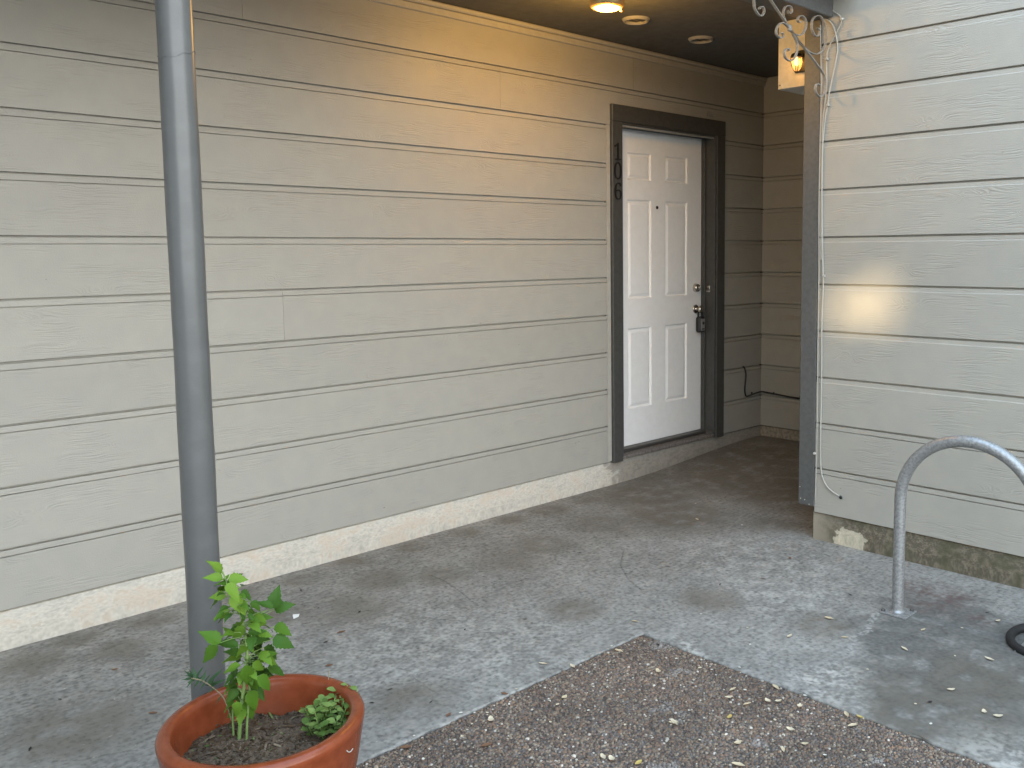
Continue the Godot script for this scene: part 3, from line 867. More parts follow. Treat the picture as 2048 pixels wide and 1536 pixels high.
	peep.rotation.x = PI / 2
	# deadbolt above, knob below
	var knob_prof := [Vector2(0.032, 0.0), Vector2(0.032, 0.006), Vector2(0.028, 0.010), Vector2(0.013, 0.012), Vector2(0.012, 0.030), Vector2(0.018, 0.036), Vector2(0.026, 0.044), Vector2(0.0285, 0.054), Vector2(0.026, 0.062), Vector2(0.018, 0.067), Vector2(0.0, 0.069)]
	var bolt_prof := [Vector2(0.031, 0.0), Vector2(0.030, 0.016), Vector2(0.027, 0.026), Vector2(0.022, 0.030), Vector2(0.020, 0.031), Vector2(0.0, 0.031)]
	var db := part("deadbolt", lathe(bolt_prof, 24), M.nickel, door, Vector3(3.683, 1.247, zf))
	db.rotation.x = PI / 2
	var kn := part("door_knob", lathe(knob_prof, 28), M.nickel, door, Vector3(3.683, 1.094, zf))
	kn.rotation.x = PI / 2
	part("strike_plate", box(Vector3(3.7515, 1.215, -0.062), Vector3(3.7538, 1.262, -0.030), 0.0008), M.nickel, fr)

func build_lockbox() -> void:
	var t := thing("key_lockbox", "black key lockbox with grey face hanging from the lower door knob", "lockbox", Vector3(3.700, 0.925, -0.075))
	part("body", box(Vector3(-0.034, 0.0, -0.022), Vector3(0.034, 0.115, 0.022), 0.012), M.black_plastic, t)
	var face := part("face_plate", box(Vector3(-0.022, 0.012, 0.0222), Vector3(0.022, 0.100, 0.026), 0.004), M.grey_plastic, t)
	var d := part("dial", lathe([Vector2(0.011, 0.0), Vector2(0.010, 0.005), Vector2(0.0, 0.006)], 16), M.black_plastic, face, Vector3(0.0, 0.068, 0.0262))
	d.rotation.x = PI / 2
	part("slot", box(Vector3(-0.014, 0.022, 0.0262), Vector3(0.014, 0.030, 0.0275), 0.001), M.black_plastic, face)
	var pts := []
	for i in 13:
		var a := PI * i / 12.0
		pts.append(Vector3(cos(a) * 0.024, 0.155 + sin(a) * 0.030, 0.0))
	pts.push_front(Vector3(0.024, 0.108, 0))
	pts.push_back(Vector3(-0.024, 0.108, 0))
	part("shackle", tube(pts, 0.0055, 10), M.black_metal, t)

func build_back_wall() -> void:
	var t := thing("passage_end_wall", "brownish plank wall closing the dark passage beyond the door", "wall", Vector3(4.37, 0, 0), -PI / 2)
	siding(t, 0.16, 11, func(_k: int) -> Array: return [[0.0, 1.7]], M.paint, func(_k: int) -> bool: return false, 0.262)
	part("sheathing", box(Vector3(-0.25, 0.05, -0.2), Vector3(1.7, 3.0, -0.0186), 0.0), M.sheathing, t)
	part("footing", footing_mesh(1.8, 0.154), M.footing_back, t, Vector3(-0.1, 0, -0.009))

func build_side_wall() -> void:
	# the neighbouring building whose corner stands in front of the passage
	var t := thing("lapped_wall", "light grey lapped plank wall with a sunlit spot above a mossy footing", "wall", Vector3(XB, 0, 1.548), -PI / 2)
	var spans := func(k: int) -> Array:
		if k % 3 == 1:
			return [[0.0, 2.4], [2.4, 6.0]]
		return [[0.0, 6.0]]
	siding(t, 0.150, 20, spans, M.paint_side, func(k: int) -> bool: return k > 1)
	part("sheathing", box(Vector3(0.002, 0.15, -0.3), Vector3(6.0, 4.95, -0.0186), 0.0), M.sheathing, t)
	part("footing", footing_mesh(6.0, 0.147), footing_material(51, 1.53, 6.0, true), t, Vector3(-0.012, 0, -0.012))
	for q in [[0.15, 0.30], [0.75, 0.18], [0.45, 0.165], [0.9, 0.52], [0.28, 0.56], [0.55, 1.92], [0.9, 1.93]]:
		var d := part("nail_head", M.dot, M.nail, t, Vector3(q[0], q[1], 0.0012))
		d.scale = Vector3(rng.randf_range(0.8, 1.6), rng.randf_range(0.7, 1.0), 1.0)
	# its end wall facing the passage, hidden from the front
	part("end_wall", box(Vector3(-0.011, 0.0, -3.0), Vector3(0.0, 4.9, -0.045), 0.0), M.post_paint, t)
	# corner board
	var b := begin()
	var post := part("corner_board", box(Vector3(-0.094, 0.178, -0.04), Vector3(-0.0015, 2.9, 0.006), 0.003), M.post_paint, t)
	for q in [[-0.080, 0.208], [-0.055, 0.205], [-0.085, 0.27], [-0.028, 0.185]]:
		part("screw", lathe([Vector2(0.0032, 0.0), Vector2(0.0028, 0.0012), Vector2(0.0, 0.0016)], 10), M.pale_spot, post, Vector3(q[0], q[1], 0.006)).rotation.x = PI / 2

# ---------------------------------------------------------------- roof, lamp, metalwork
func build_roof() -> void:
	var t := thing("porch_roof", "dark painted porch ceiling with a grey edge beam above the door", "roof")
	part("ceiling", box(Vector3(-5.0, 2.80, -0.018), Vector3(4.55, 2.83, 1.62), 0.0), M.ceiling, t)
	part("deck", box(Vector3(-5.0, 2.831, -0.3), Vector3(4.6, 3.05, 1.72), 0.0), M.ceiling, t)
	part("beam", box(Vector3(-5.0, 2.648, 1.47), Vector3(XB - 0.004, 2.799, 1.612), 0.004), M.post_paint, t)
	part("fascia", box(Vector3(-5.0, 2.6, 1.722), Vector3(XB - 0.004, 3.05, 1.745), 0.003), M.post_paint, t).position = Vector3(0, 0.16, 0)
	var st := begin()
	add_box(st, Vector3(-4.6, 2.736, 0.0025), Vector3(4.365, 2.772, 0.018), 0.004)
	add_box(st, Vector3(-4.6, 2.7725, 0.0025), Vector3(4.365, 2.7985, 0.034), 0.006)
	part("ceiling_moulding", finish(st), M.plain_paint, t)
	# closed ceiling over the far end of the passage
	part("passage_ceiling", box(Vector3(2.65, 2.801, 1.6205), Vector3(4.55, 2.83, 1.8), 0.0), M.ceiling, t)

func build_lamp() -> void:
	var at := Vector3(1.80, 2.80, 0.815)
	var t := thing("ceiling_light", "small round lit ceiling light glowing warm on the porch ceiling", "light", at)
	part("housing", lathe([Vector2(0.068, -0.102), Vector2(0.078, -0.098), Vector2(0.086, -0.088), Vector2(0.086, -0.030), Vector2(0.095, -0.024), Vector2(0.098, 0.0), Vector2(0.0, 0.0)], 36), M.brass, t)
	var glow := mat(Color(1.0, 0.83, 0.5), 0.5)
	glow.emission_enabled = true
	glow.emission = Color(1.0, 0.74, 0.36)
	glow.emission_energy_multiplier = 9.0
	var lens := part("glowing_lens", lathe([Vector2(0.0, -0.112), Vector2(0.035, -0.110), Vector2(0.056, -0.105), Vector2(0.066, -0.098), Vector2(0.066, -0.090)], 36), glow, t)
	part("clip", box(Vector3(0.055, -0.113, 0.03), Vector3(0.071, -0.090, 0.046), 0.003), M.brass, t)
	var l := OmniLight3D.new()
	l.name = "lamp_light"
	l.light_color = Color(1.0, 0.75, 0.33)
	l.light_energy = LAMP_ENERGY
	l.omni_range = 12.0
	l.omni_attenuation = 2.0
	l.light_size = 0.05
	l.shadow_enabled = true
	l.position = Vector3(0, -0.165, 0)
	t.add_child(l)

func vent(at: Vector3, label: String) -> void:
	var t := thing("soffit_vent", label, "vent", at, 0.0, "round vents in the porch ceiling")
	part("rim", lathe([Vector2(0.061, -0.001), Vector2(0.062, -0.014), Vector2(0.067, -0.017), Vector2(0.073, -0.010), Vector2(0.079, 0.0)], 32), M.vent_white, t)
	part("dark_back", lathe([Vector2(0.0, -0.0012), Vector2(0.062, -0.0012)], 32), M.black_plastic, t)
	for k in 2:
		var z := -0.016 + 0.034 * k
		var hw := sqrt(0.061 * 0.061 - z * z) - 0.002
		var b := box(Vector3(-hw, -0.0130, -0.003), Vector3(hw, -0.0115, 0.003), 0.0004)
		var s := part("louvre", b, M.vent_white, t, Vector3(0, 0.0, z))
		s.rotation.x = 0.5

func build_soffit_box() -> void:
	var t := thing("white_ceiling_box", "white boxed-in panel hanging from the passage ceiling behind the corner board", "box", Vector3(3.0, 2.425, 1.02))
	part("face_panel", box(Vector3(0, 0, 0), Vector3(0.014, 0.373, 0.52), 0.002), M.box_white, t)
	part("side_panel", box(Vector3(0.0145, 0.0, 0.0), Vector3(0.6, 0.373, 0.014), 0.002), M.box_white, t)
	part("bottom_panel", box(Vector3(0.0145, 0.0, 0.0145), Vector3(0.6, 0.014, 0.52), 0.002), M.box_white, t)
	part("screw", lathe([Vector2(0.004, 0.0), Vector2(0.003, 0.0015), Vector2(0.0, 0.002)], 10), M.nail, t, Vector3(-0.001, 0.022, 0.014)).rotation.z = PI / 2
	# small lantern fixed to it
	var w := thing("wall_lantern", "small lit lantern with dark wire guard on the white ceiling box", "lantern", Vector3(2.999, 2.545, 1.175))
	var glow := mat(Color(1.0, 0.85, 0.55), 0.4)
	glow.emission_enabled = true
	glow.emission = Color(1.0, 0.80, 0.48)
	glow.emission_energy_multiplier = 1.3
	part("back_plate", box(Vector3(-0.012, -0.045, -0.04), Vector3(-0.0005, 0.075, 0.04), 0.003), M.black_metal, w)
	part("glass", lathe([Vector2(0.0, -0.045), Vector2(0.018, -0.040), Vector2(0.029, -0.022), Vector2(0.031, 0.0), Vector2(0.028, 0.025), Vector2(0.024, 0.032)], 20), M.lamp_glass, w, Vector3(-0.05, 0.0, 0.0))
	part("bulb", lathe([Vector2(0.0, -0.022), Vector2(0.012, -0.017), Vector2(0.017, -0.002), Vector2(0.012, 0.012), Vector2(0.009, 0.026), Vector2(0.0, 0.028)], 16), glow, w, Vector3(-0.05, 0.006, 0.0))
	part("cap", lathe([Vector2(0.0, 0.030), Vector2(0.034, 0.030), Vector2(0.036, 0.036), Vector2(0.030, 0.048), Vector2(0.012, 0.056), Vector2(0.0, 0.057)], 20), M.black_metal, w, Vector3(-0.05, 0.0, 0.0))
	var st := begin()
	for k in 4:
		var a := TAU * (k + 0.5) / 4.0
		var pts := []
		for i in 7:
			var b := PI * 0.5 * i / 6.0
			pts.append(Vector3(-0.05 + cos(a) * 0.035 * cos(b), 0.032 - 0.085 * sin(b), sin(a) * 0.035 * cos(b)))
		add_tube(st, pts, 0.0022, 6)
	part("guard", finish(st), M.black_metal, w)
	var l := OmniLight3D.new()
	l.name = "lantern_light"
	l.light_color = Color(1.0, 0.70, 0.36)
	l.light_energy = LANTERN_ENERGY
	l.omni_range = 8.0
	l.omni_attenuation = 2.0
	l.light_size = 0.012
	l.shadow_enabled = true
	l.position = Vector3(-0.05, 0.006, 0)
	w.add_child(l)

func build_pole() -> void:
	var t := thing("steel_pole", "grey painted round steel pole standing behind the planted pot", "pole", Vector3(-0.577, 0, 1.54))
	var st := begin()
	st.set_smooth_group(0)
	var seg := 28
	var rows := 70
	for j in rows:
		for k in seg:
			var q := []
			var uv := []
			for e in [[0, 0], [1, 0], [1, 1], [0, 1]]:
				var a: float = TAU * (k + e[0]) / seg
				var y: float = 2.66 * (j + e[1]) / rows
				var r := 0.0445 + 0.0004 * sin(y * 9.0 + a * 2.0) + 0.0003 * sin(y * 23.0 + a * 3.0)
				q.append(Vector3(cos(a) * r, y, -sin(a) * r))
				uv.append(Vector2(float(k + e[0]) / seg * 0.3, y * 0.6))
			quad(st, q[0], q[1], q[2], q[3], uv)
	st.generate_normals()
	st.generate_tangents()
	part("shaft", st.commit(), M.pole_paint, t)
	part("base_plate", box(Vector3(-0.075, 0.0, -0.075), Vector3(0.075, 0.008, 0.075), 0.002), M.post_paint, t)
	part("cap_plate", box(Vector3(-0.07, 2.638, -0.06), Vector3(0.07, 2.6475, 0.06), 0.002), M.post_paint, t)
	var ring := []
	for i in 30:
		var a := TAU * i / 29.0 * 0.8 + 1.0
		ring.append(Vector3(cos(a) * 0.0449, 2.02 + 0.012 * sin(a * 1.3) + 0.003 * sin(a * 7.0), -sin(a) * 0.0449))
	part("seam", tube(ring, 0.0006, 6), M.post_paint, t)

func build_bracket() -> void:
	var t := thing("scroll_bracket", "grey wrought iron scroll bracket under the porch beam", "bracket", Vector3(XB, 2.2, 1.59))
	for c in SCROLLS:
		var pts := []
		for q in c:
			pts.append(q - t.position)
		var st := begin()
		add_ribbon(st, smooth_curve(pts, 6), Vector3(0, 0, 1), 0.013, 0.0038)
		part("scroll", finish(st), M.iron, t)
	var k: Vector3 = SCROLLS[0][2] - t.position
	part("collar", box(k - Vector3(0.010, 0.014, 0.009), k + Vector3(0.010, 0.014, 0.009), 0.003), M.iron, t)

func build_cables() -> void:
	var names := ["pale painted cable bowing out from the corner to the beam end", "pale painted cable running down the corner and curling into a wall hole", "thin pale cable running straight down beside the corner board"]
	for i in 3:
		var c: Array = CABLES[i]
		var base: Vector3 = c[c.size() - 1]
		var t := thing("painted_cable", names[i], "cable", base, 0.0, "cables painted with the wall at its corner")
		var pts := []
		for q in c:
			pts.append(q - base)
		if i == 1:
			pts[pts.size() - 1].x += 0.012
		part("cable", tube(smooth_curve(pts, 5), [0.0034, 0.0038, 0.0030][i], 8), M.plain_paint_side, t)
		for j in CLIPS.size():
			if [0, 0, 1, 1, 2][j] == i:
				part("clip", box(CLIPS[j] - base - Vector3(0.004, 0.006, 0.008), CLIPS[j] - base + Vector3(0.010, 0.006, 0.008), 0.002), M.pale_spot if j == 0 or j == 4 else M.plain_paint_side, t)
		if i == 1:
			var hole := part("wall_hole", lathe([Vector2(0.010, 0.0), Vector2(0.008, 0.003), Vector2(0.0, 0.003)], 14), M.black_plastic, t, Vector3(0.0045, 0, 0.002))
			hole.rotation.z = PI / 2
	var b := Vector3(4.129, 0.412, 0.008)
	var t2 := thing("black_cable", "black cable stapled round the corner low in the passage", "cable", b)
	var pts2 := [Vector3(4.129, 0.642, -0.004), Vector3(4.140, 0.622, 0.010), Vector3(4.150, 0.575, 0.012), Vector3(4.145, 0.52, 0.011), Vector3(4.140, 0.465, 0.010), Vector3(4.150, 0.422, 0.010), Vector3(4.172, 0.410, 0.010), Vector3(4.24, 0.415, 0.009), Vector3(4.352, 0.424, 0.012), Vector3(4.361, 0.423, 0.04), Vector3(4.361, 0.416, 0.15), Vector3(4.361, 0.408, 0.26), Vector3(4.361, 0.405, 0.40)]
	var p3 := []
	for q in pts2:
		p3.append(q - b)
	part("cable", tube(smooth_curve(p3, 4), 0.0062, 8), M.black_plastic, t2)
	for q in [Vector3(4.24, 0.4245, 0.004), Vector3(4.3655, 0.421, 0.12), Vector3(4.3655, 0.416, 0.355)]:
		part("staple", box(q - b - Vector3(0.004, 0.011, 0.006), q - b + Vector3(0.004, 0.009, 0.006), 0.001), M.black_plastic, t2)
	# small pale bracket over the door head
	var t3 := thing("door_sensor", "small pale plastic bracket fixed above the door head", "bracket", Vector3(3.70, 2.452, 0.003))
	part("base", box(Vector3(-0.035, 0.0, 0.0), Vector3(0.03, 0.022, 0.012), 0.003), M.vent_white, t3)
	part("tab", box(Vector3(-0.042, 0.006, 0.0125), Vector3(-0.018, 0.030, 0.020), 0.002), M.vent_white, t3)

func build_rack() -> void:
	var z0 := 2.315
	var z1 := 2.868
	var r := (z1 - z0) * 0.5
	var y := 0.487
	var t := thing("bicycle_rack", "galvanised steel inverted U bicycle rack bolted to the concrete", "bicycle rack", Vector3(1.96, 0, z0))
	var pts := [Vector3(0, 0.005, 0), Vector3(0, 0.12, 0), Vector3(0, 0.25, 0), Vector3(0, 0.38, 0)]
	for i in 33:
		var a := PI * i / 32.0
		pts.append(Vector3(0, y + sin(a) * r, r - cos(a) * r))
	pts.append_array([Vector3(0, 0.38, 2 * r), Vector3(0, 0.25, 2 * r), Vector3(0, 0.12, 2 * r), Vector3(0, 0.005, 2 * r)])
	part("hoop", tube(pts, 0.0238, 20), M.galvanised, t)
	for z in [0.0, 2 * r]:
		var pl := part("base_plate", box(Vector3(-0.055, 0.0005, z - 0.06), Vector3(0.055, 0.0075, z + 0.06), 0.0015), M.galvanised, t)
		for q in [Vector3(-0.04, 0.0076, z - 0.044), Vector3(0.04, 0.0076, z + 0.044)]:
			part("bolt", lathe([Vector2(0.009, 0.0), Vector2(0.009, 0.006), Vector2(0.007, 0.008), Vector2(0.0, 0.008)], 6, false), M.threshold, pl, q)
		part("weld_bead", lathe([Vector2(0.030, 0.0076), Vector2(0.027, 0.013), Vector2(0.0235, 0.016)], 20), M.galvanised, t, Vector3(0, 0, z))
	var o := thing("rubber_ring", "black rubber ring lying on the concrete at the rack foot", "ring", Vector3(2.045, 0.0, 2.895))
	var ring := []
	for i in 41:
		var a := TAU * i / 40.0
		ring.append(Vector3(cos(a) * 0.150, 0.017 + 0.006 * sin(a + 1.0), sin(a) * 0.145))
	part("tube_ring", tube(ring, 0.0165, 12), M.rubber, o)
	part("valve_tab", box(Vector3(-0.13, 0.030, -0.02), Vector3(-0.105, 0.040, 0.01), 0.003), M.black_plastic, o)

# ---------------------------------------------------------------- pot and plants
func build_pot() -> void:
	var c := Vector3(-0.595, 0, 1.907)
	var t := thing("terracotta_pot", "glossy orange terracotta pot with a thick rounded rim", "pot", c)
	var R := 0.2415
	var prof := [Vector2(0.0, 0.002), Vector2(0.150, 0.002), Vector2(0.160, 0.006), Vector2(0.186, 0.09), Vector2(0.208, 0.18), Vector2(0.224, 0.26), Vector2(0.235, 0.325), Vector2(R - 0.001, 0.356), Vector2(R, 0.366), Vector2(R - 0.003, 0.374), Vector2(R - 0.010, 0.379), Vector2(R - 0.020, 0.380), Vector2(R - 0.029, 0.378), Vector2(R - 0.034, 0.372), Vector2(R - 0.037, 0.362), Vector2(R - 0.042, 0.33), Vector2(R - 0.052, 0.29), Vector2(R - 0.07, 0.24), Vector2(0.0, 0.235)]
	var st := begin()
	add_lathe(st, prof, 72, true, 0.004)
	part("shell", finish(st), M.terracotta, t)
	var sc := part("chip_mark", tube(smooth_curve([Vector3(-0.018, 0, 0), Vector3(-0.013, -0.006, 0.001), Vector3(-0.004, -0.010, 0.0015), Vector3(0.008, -0.009, 0.001)], 4), 0.0012, 6), M.pale_spot, t, Vector3(0.118, 0.332, 0.2035))
	sc.rotation.y = 0.53
	# soil, with crumbs and mulch
	var s := begin()
	s.set_smooth_group(0)
	var n := FastNoiseLite.new()
	n.seed = 8
	n.frequency = 14.0
	n.fractal_octaves = 3
	var hgt := func(x: float, z: float) -> float:
		var r := Vector2(x, z).length()
		return 0.302 + 0.014 * n.get_noise_2d(x, z) - 0.16 * maxf(0.0, r - 0.13) + 0.006 * n.get_noise_2d(x * 4.0, z * 4.0)
	for i in 20:
		for k in 56:
			var q := []
			for e in [[0, 0], [1, 0], [1, 1], [0, 1]]:
				var rr: float = 0.199 * (i + e[0]) / 20.0
				var a: float = TAU * (k + e[1]) / 56.0
				q.append(Vector3(cos(a) * rr, hgt.call(cos(a) * rr, -sin(a) * rr), -sin(a) * rr))
			if i == 0:
				s.add_vertex(q[0]); s.add_vertex(q[2]); s.add_vertex(q[1])
			else:
				quad(s, q[0], q[1], q[2], q[3])
	var soil := part("potting_soil", finish(s), M.soil, self, c)
	tag(soil, "dark brown crumbly potting soil inside the terracotta pot", "soil")
	soil.set_meta("kind", "stuff")
	var cm := begin()
	cm.set_smooth_group(-1)
	add_box(cm, Vector3(-0.5, -0.3, -0.35), Vector3(0.5, 0.3, 0.35), 0.18)
	var mm := MultiMesh.new()
	mm.transform_format = MultiMesh.TRANSFORM_3D
	mm.use_colors = true
	mm.mesh = finish(cm)
	mm.instance_count = 2600
	for i in 2600:
		var a := rng.randf() * TAU
		var rr := 0.192 * sqrt(rng.randf())
		var x := cos(a) * rr
		var z := sin(a) * rr
		var sz := rng.randf_range(0.002, 0.006)
		var long := 1.0
		if rng.randf() < 0.2:
			sz *= 1.5
			long = rng.randf_range(1.5, 3.5)
		var b := Basis.from_euler(Vector3(rng.randf_range(-0.5, 0.5), rng.randf() * TAU, rng.randf_range(-0.4, 0.4))).scaled_local(Vector3(sz * long, sz * 0.7, sz))
		mm.set_instance_transform(i, Transform3D(b, Vector3(x, hgt.call(x, z) + sz * 0.15, z)))
		var v := rng.randf_range(0.5, 1.5)
		var col := Color(0.070, 0.045, 0.027)
		if rng.randf() < 0.22:
			col = Color(0.13, 0.10, 0.070)
		elif rng.randf() < 0.05:
			col = Color(0.09, 0.12, 0.04)
		mm.set_instance_color(i, Color(col.r * v, col.g * v, col.b * v))
	var cr := MultiMeshInstance3D.new()
	cr.name = "soil_crumbs"
	cr.multimesh = mm
	var cmat := mat(Color.WHITE, 0.9, 0.0, 0.2)
	cmat.vertex_color_use_as_albedo = true
	cr.material_override = cmat
	cr.set_meta("kind", "stuff")
	soil.add_child(cr, true)

# unit leaf: from the origin to (0, 1, 0), about `w` wide, facing +z
func leaf_mesh(w: float, teeth: float, fold: float, droop: float, round := false) -> ArrayMesh:
	var st := begin()
	st.set_smooth_group(0)
	var n := 12
	var rows := []
	for i in n + 1:
		var t := float(i) / n
		var half := w * 0.5 * (pow(sin(PI * pow(t, 0.62)), 0.98) * (1.06 - 0.28 * t) if not round else pow(sin(PI * pow(t, 1.25)), 0.7))
		if i % 2 == 1:
			half *= 1.0 + teeth
		elif i > 0 and i < n:
			half *= 1.0 - teeth * 0.6
		var z := -droop * t * t
		var ty := t * (1.0 - 0.15 * droop * t)
		var cup := fold * half
		var wave := 0.02 * sin(t * 11.0)
		rows.append([Vector3(-half, ty, z + cup + wave), Vector3(-half * 0.5, ty, z + cup * 0.65), Vector3(0, ty, z), Vector3(half * 0.5, ty, z + cup * 0.65), Vector3(half, ty, z + cup - wave)])
	for i in n:
		for k in 4:
			quad(st, rows[i][k], rows[i][k + 1], rows[i + 1][k + 1], rows[i + 1][k])
	return finish(st)

func place_leaf(called: String, mesh: Mesh, m: Material, parent: Node3D, a: Vector3, b: Vector3, face: Vector3, wide := 1.0) -> void:
	var y := b - a
	var l := y.length()
	y /= l
	var x := y.cross(face).normalized()
	if x.length() < 0.5:
		x = y.cross(Vector3(0.3, 0.2, 0.9)).normalized()
	var z := x.cross(y)
	var o := part(called, mesh, m, parent)
	o.transform = Transform3D(Basis(x * l * wide, y * l, z * l), a)

func build_plants() -> void:
	var leafs := [leaf_mesh(0.50, 0.13, 0.32, 0.22), leaf_mesh(0.57, 0.15, 0.20, 0.38), leaf_mesh(0.46, 0.13, 0.5, 0.12)]
	var t := thing("leafy_plant", "tall bright green plant with toothed pointed leaves growing in the pot", "plant", PLANT_BASE)
	var stem := smooth_curve(PLANT_STEM, 4)
	stem.push_front(Vector3(0.002, -0.05, 0))
	var radii := []
	for i in stem.size():
		radii.append(lerpf(0.0052, 0.0018, float(i) / stem.size()))
	part("stem", tube(stem, radii, 8), M.stem, t)
	# two further stems from the same root
	part("stem", tube(smooth_curve([Vector3(0.012, -0.05, 0.01), Vector3(0.018, 0.05, 0.012), Vector3(0.030, 0.12, 0.006), Vector3(0.036, 0.20, 0.0)], 4), 0.0032, 8), M.stem, t)
	part("stem", tube(smooth_curve([Vector3(-0.008, -0.05, -0.012), Vector3(-0.004, 0.06, -0.02), Vector3(0.004, 0.13, -0.024), Vector3(0.010, 0.19, -0.02)], 4), 0.0028, 8), M.stem, t)
	var cam := (CAM - PLANT_BASE).normalized()
	for i in PLANT_LEAVES.size():
		var q: Array = PLANT_LEAVES[i]
		var a := Vector3(q[0], q[1], q[2])
		var b := Vector3(q[3], q[4], q[5])
		var s := Vector3(q[6], q[7], q[8])
		if a.distance_to(s) > 0.004:
			var mid := a.lerp(s, 0.5) + Vector3(0, 0.004, 0)
			part("leaf_stalk", tube([s, mid, a], [0.0014, 0.0011, 0.0009], 6), M.stem, t)
		# blades lie roughly level, turned up towards the open sky in front of the porch
		var face := (Vector3(0, 0.7, 0) + cam * rng.randf_range(0.5, 1.6) + Vector3(rng.randf_range(-0.5, 0.5), rng.randf_range(-0.2, 0.2), rng.randf_range(-0.5, 0.5))).normalized()
		place_leaf("leaf", leafs[rng.randi() % 3], M["leaf%d" % (rng.randi() % 3)] if i > 6 else M.leaf_young, t, a, a + (b - a).limit_length(0.052) * 1.18, face, rng.randf_range(1.0, 1.25))
	for i in 64:
		# further leaves round the lower two thirds of the stems
		var k: Vector3 = stem[rng.randi_range(3, stem.size() - 9)] + Vector3(rng.randf_range(-0.012, 0.03), 0, rng.randf_range(-0.015, 0.015)) * (1.0 if i % 2 == 0 else 0.0)
		var an := rng.randf() * TAU
		var d := Vector3(cos(an), rng.randf_range(-0.35, 0.35), sin(an)).normalized()
		var a := k + d * rng.randf_range(0.012, 0.04) + Vector3(0, 0.008, 0)
		part("leaf_stalk", tube([k, k.lerp(a, 0.5) + Vector3(0, 0.003, 0), a], [0.0014, 0.0011, 0.0009], 6), M.stem, t)
		place_leaf("leaf", leafs[i % 3], M["leaf%d" % (i % 3)], t, a, a + (d + Vector3(0, rng.randf_range(-0.7, 0.1), 0)).normalized() * rng.randf_range(0.024, 0.05), (Vector3.UP + cam * rng.randf_range(0.0, 0.8)).normalized(), rng.randf_range(1.0, 1.25))
	for i in 14:
		# tufts of small new leaves in the leaf axils
		var k: Vector3 = stem[rng.randi_range(8, stem.size() - 1)]
		var d := Vector3(rng.randf_range(-1, 1), rng.randf_range(0.1, 1.0), rng.randf_range(-1, 1)).normalized()
		place_leaf("leaf", leafs[i % 3], M.leaf_young, t, k, k + d * rng.randf_range(0.012, 0.024), Vector3.UP + d * 0.3)
	# narrow-leaved weed
	var w := thing("narrow_leaved_weed", "thin weed with narrow dark green leaves leaning past the steel pole", "plant", WEED_BASE)
	var ws := smooth_curve(WEED_STEM, 4)
	ws.push_front(Vector3(0, -0.04, 0))
	part("stem", tube(ws, 0.0016, 6), M.weed_stem, w)
	var nl := leaf_mesh(0.24, 0.04, 0.25, 0.15)
	for q in WEED_LEAVES:
		var a := Vector3(q[0], q[1], q[2])
		var b := Vector3(q[3], q[4], q[5])
		# start the blade on the stem
		var best: Vector3 = ws[0]
		for k in ws:
			if a.distance_to(k) < a.distance_to(best):
				best = k
		place_leaf("leaf", nl, M.leaf_weed, w, best, b, Vector3(rng.randf_range(-0.4, 0.4), 0.8, rng.randf_range(0.0, 0.8)).normalized(), 1.0)
	for i in 16:
		var k: Vector3 = ws[rng.randi_range(2, ws.size() - 1)]
		var d := Vector3(rng.randf_range(-1, 1), rng.randf_range(-0.1, 0.7), rng.randf_range(-1, 1)).normalized()
		place_leaf("leaf", nl, M.leaf_weed, w, k, k + d * rng.randf_range(0.012, 0.028), Vector3.UP)
	# low round-leaved plant
	var g := thing("round_leaved_plant", "low bushy plant with small round fleshy leaves beside the pot rim", "plant", SUCC_BASE + Vector3(0.015, 0, -0.012))
	var rl := [leaf_mesh(0.72, 0.0, 0.35, 0.15, true), leaf_mesh(0.62, 0.0, 0.2, 0.3, true)]
	for i in 26:
		var a := TAU * i / 26.0 + rng.randf_range(-0.3, 0.3)
		var out := rng.randf_range(0.010, 0.092)
		var root := Vector3(cos(a) * out * 0.5, -0.03, sin(a) * out * 0.5)
		var tip := Vector3(cos(a) * out, rng.randf_range(0.025, 0.085), sin(a) * out)
		if i == 3 or i == 12:
			tip += Vector3(0.03, 0.025, -0.05) if i == 12 else Vector3(0.02, 0.0, 0.0)
		part("stem", tube([root, root.lerp(tip, 0.6) + Vector3(0, 0.008, 0), tip], [0.0022, 0.0018, 0.0012], 6), M.stem, g)
		for k in 8:
			var f := 0.42 + 0.58 * k / 7.0
			var p := root.lerp(tip, f)
			var b := a + k * 2.4 + rng.randf_range(-0.4, 0.4)
			var d := Vector3(cos(b), rng.randf_range(0.15, 0.9), sin(b)).normalized()
			place_leaf("leaf", rl[k % 2], M["leaf_round%d" % (rng.randi() % 2)], g, p, p + d * rng.randf_range(0.016, 0.028), Vector3.UP + d * -0.3 + cam * 0.4)
	# a dry twig standing at the back of it
	part("dry_twig", tube(smooth_curve([Vector3(0.05, -0.02, -0.08), Vector3(0.056, 0.05, -0.09), Vector3(0.066, 0.10, -0.10)], 3), 0.0012, 6), M.weed_stem, g)
	part("dry_twig", tube([Vector3(0.056, 0.05, -0.09), Vector3(0.085, 0.068, -0.085)], 0.0009, 6), M.weed_stem, g)

# ---------------------------------------------------------------- litter
func curled_leaf(l: float, w: float, curl: float, bend: float) -> ArrayMesh:
	var st := begin()
	st.set_smooth_group(0)
	var rows := []
	for i in 7:
		var t := i / 6.0
		var half := w * 0.5 * pow(sin(PI * clampf(t, 0.02, 0.98)), 0.7) * (1.0 + 0.12 * sin(i * 2.3))
		var x := (t - 0.5) * l
		var y := 0.002 + bend * (4.0 * (t - 0.5) * (t - 0.5)) * l
		rows.append([Vector3(x, y + curl * half, -half), Vector3(x, y, 0.0), Vector3(x, y + curl * half * 0.7, half)])
	for i in 6:
		for k in 2:
			quad(st, rows[i][k], rows[i][k + 1], rows[i + 1][k + 1], rows[i + 1][k])
	return finish(st)

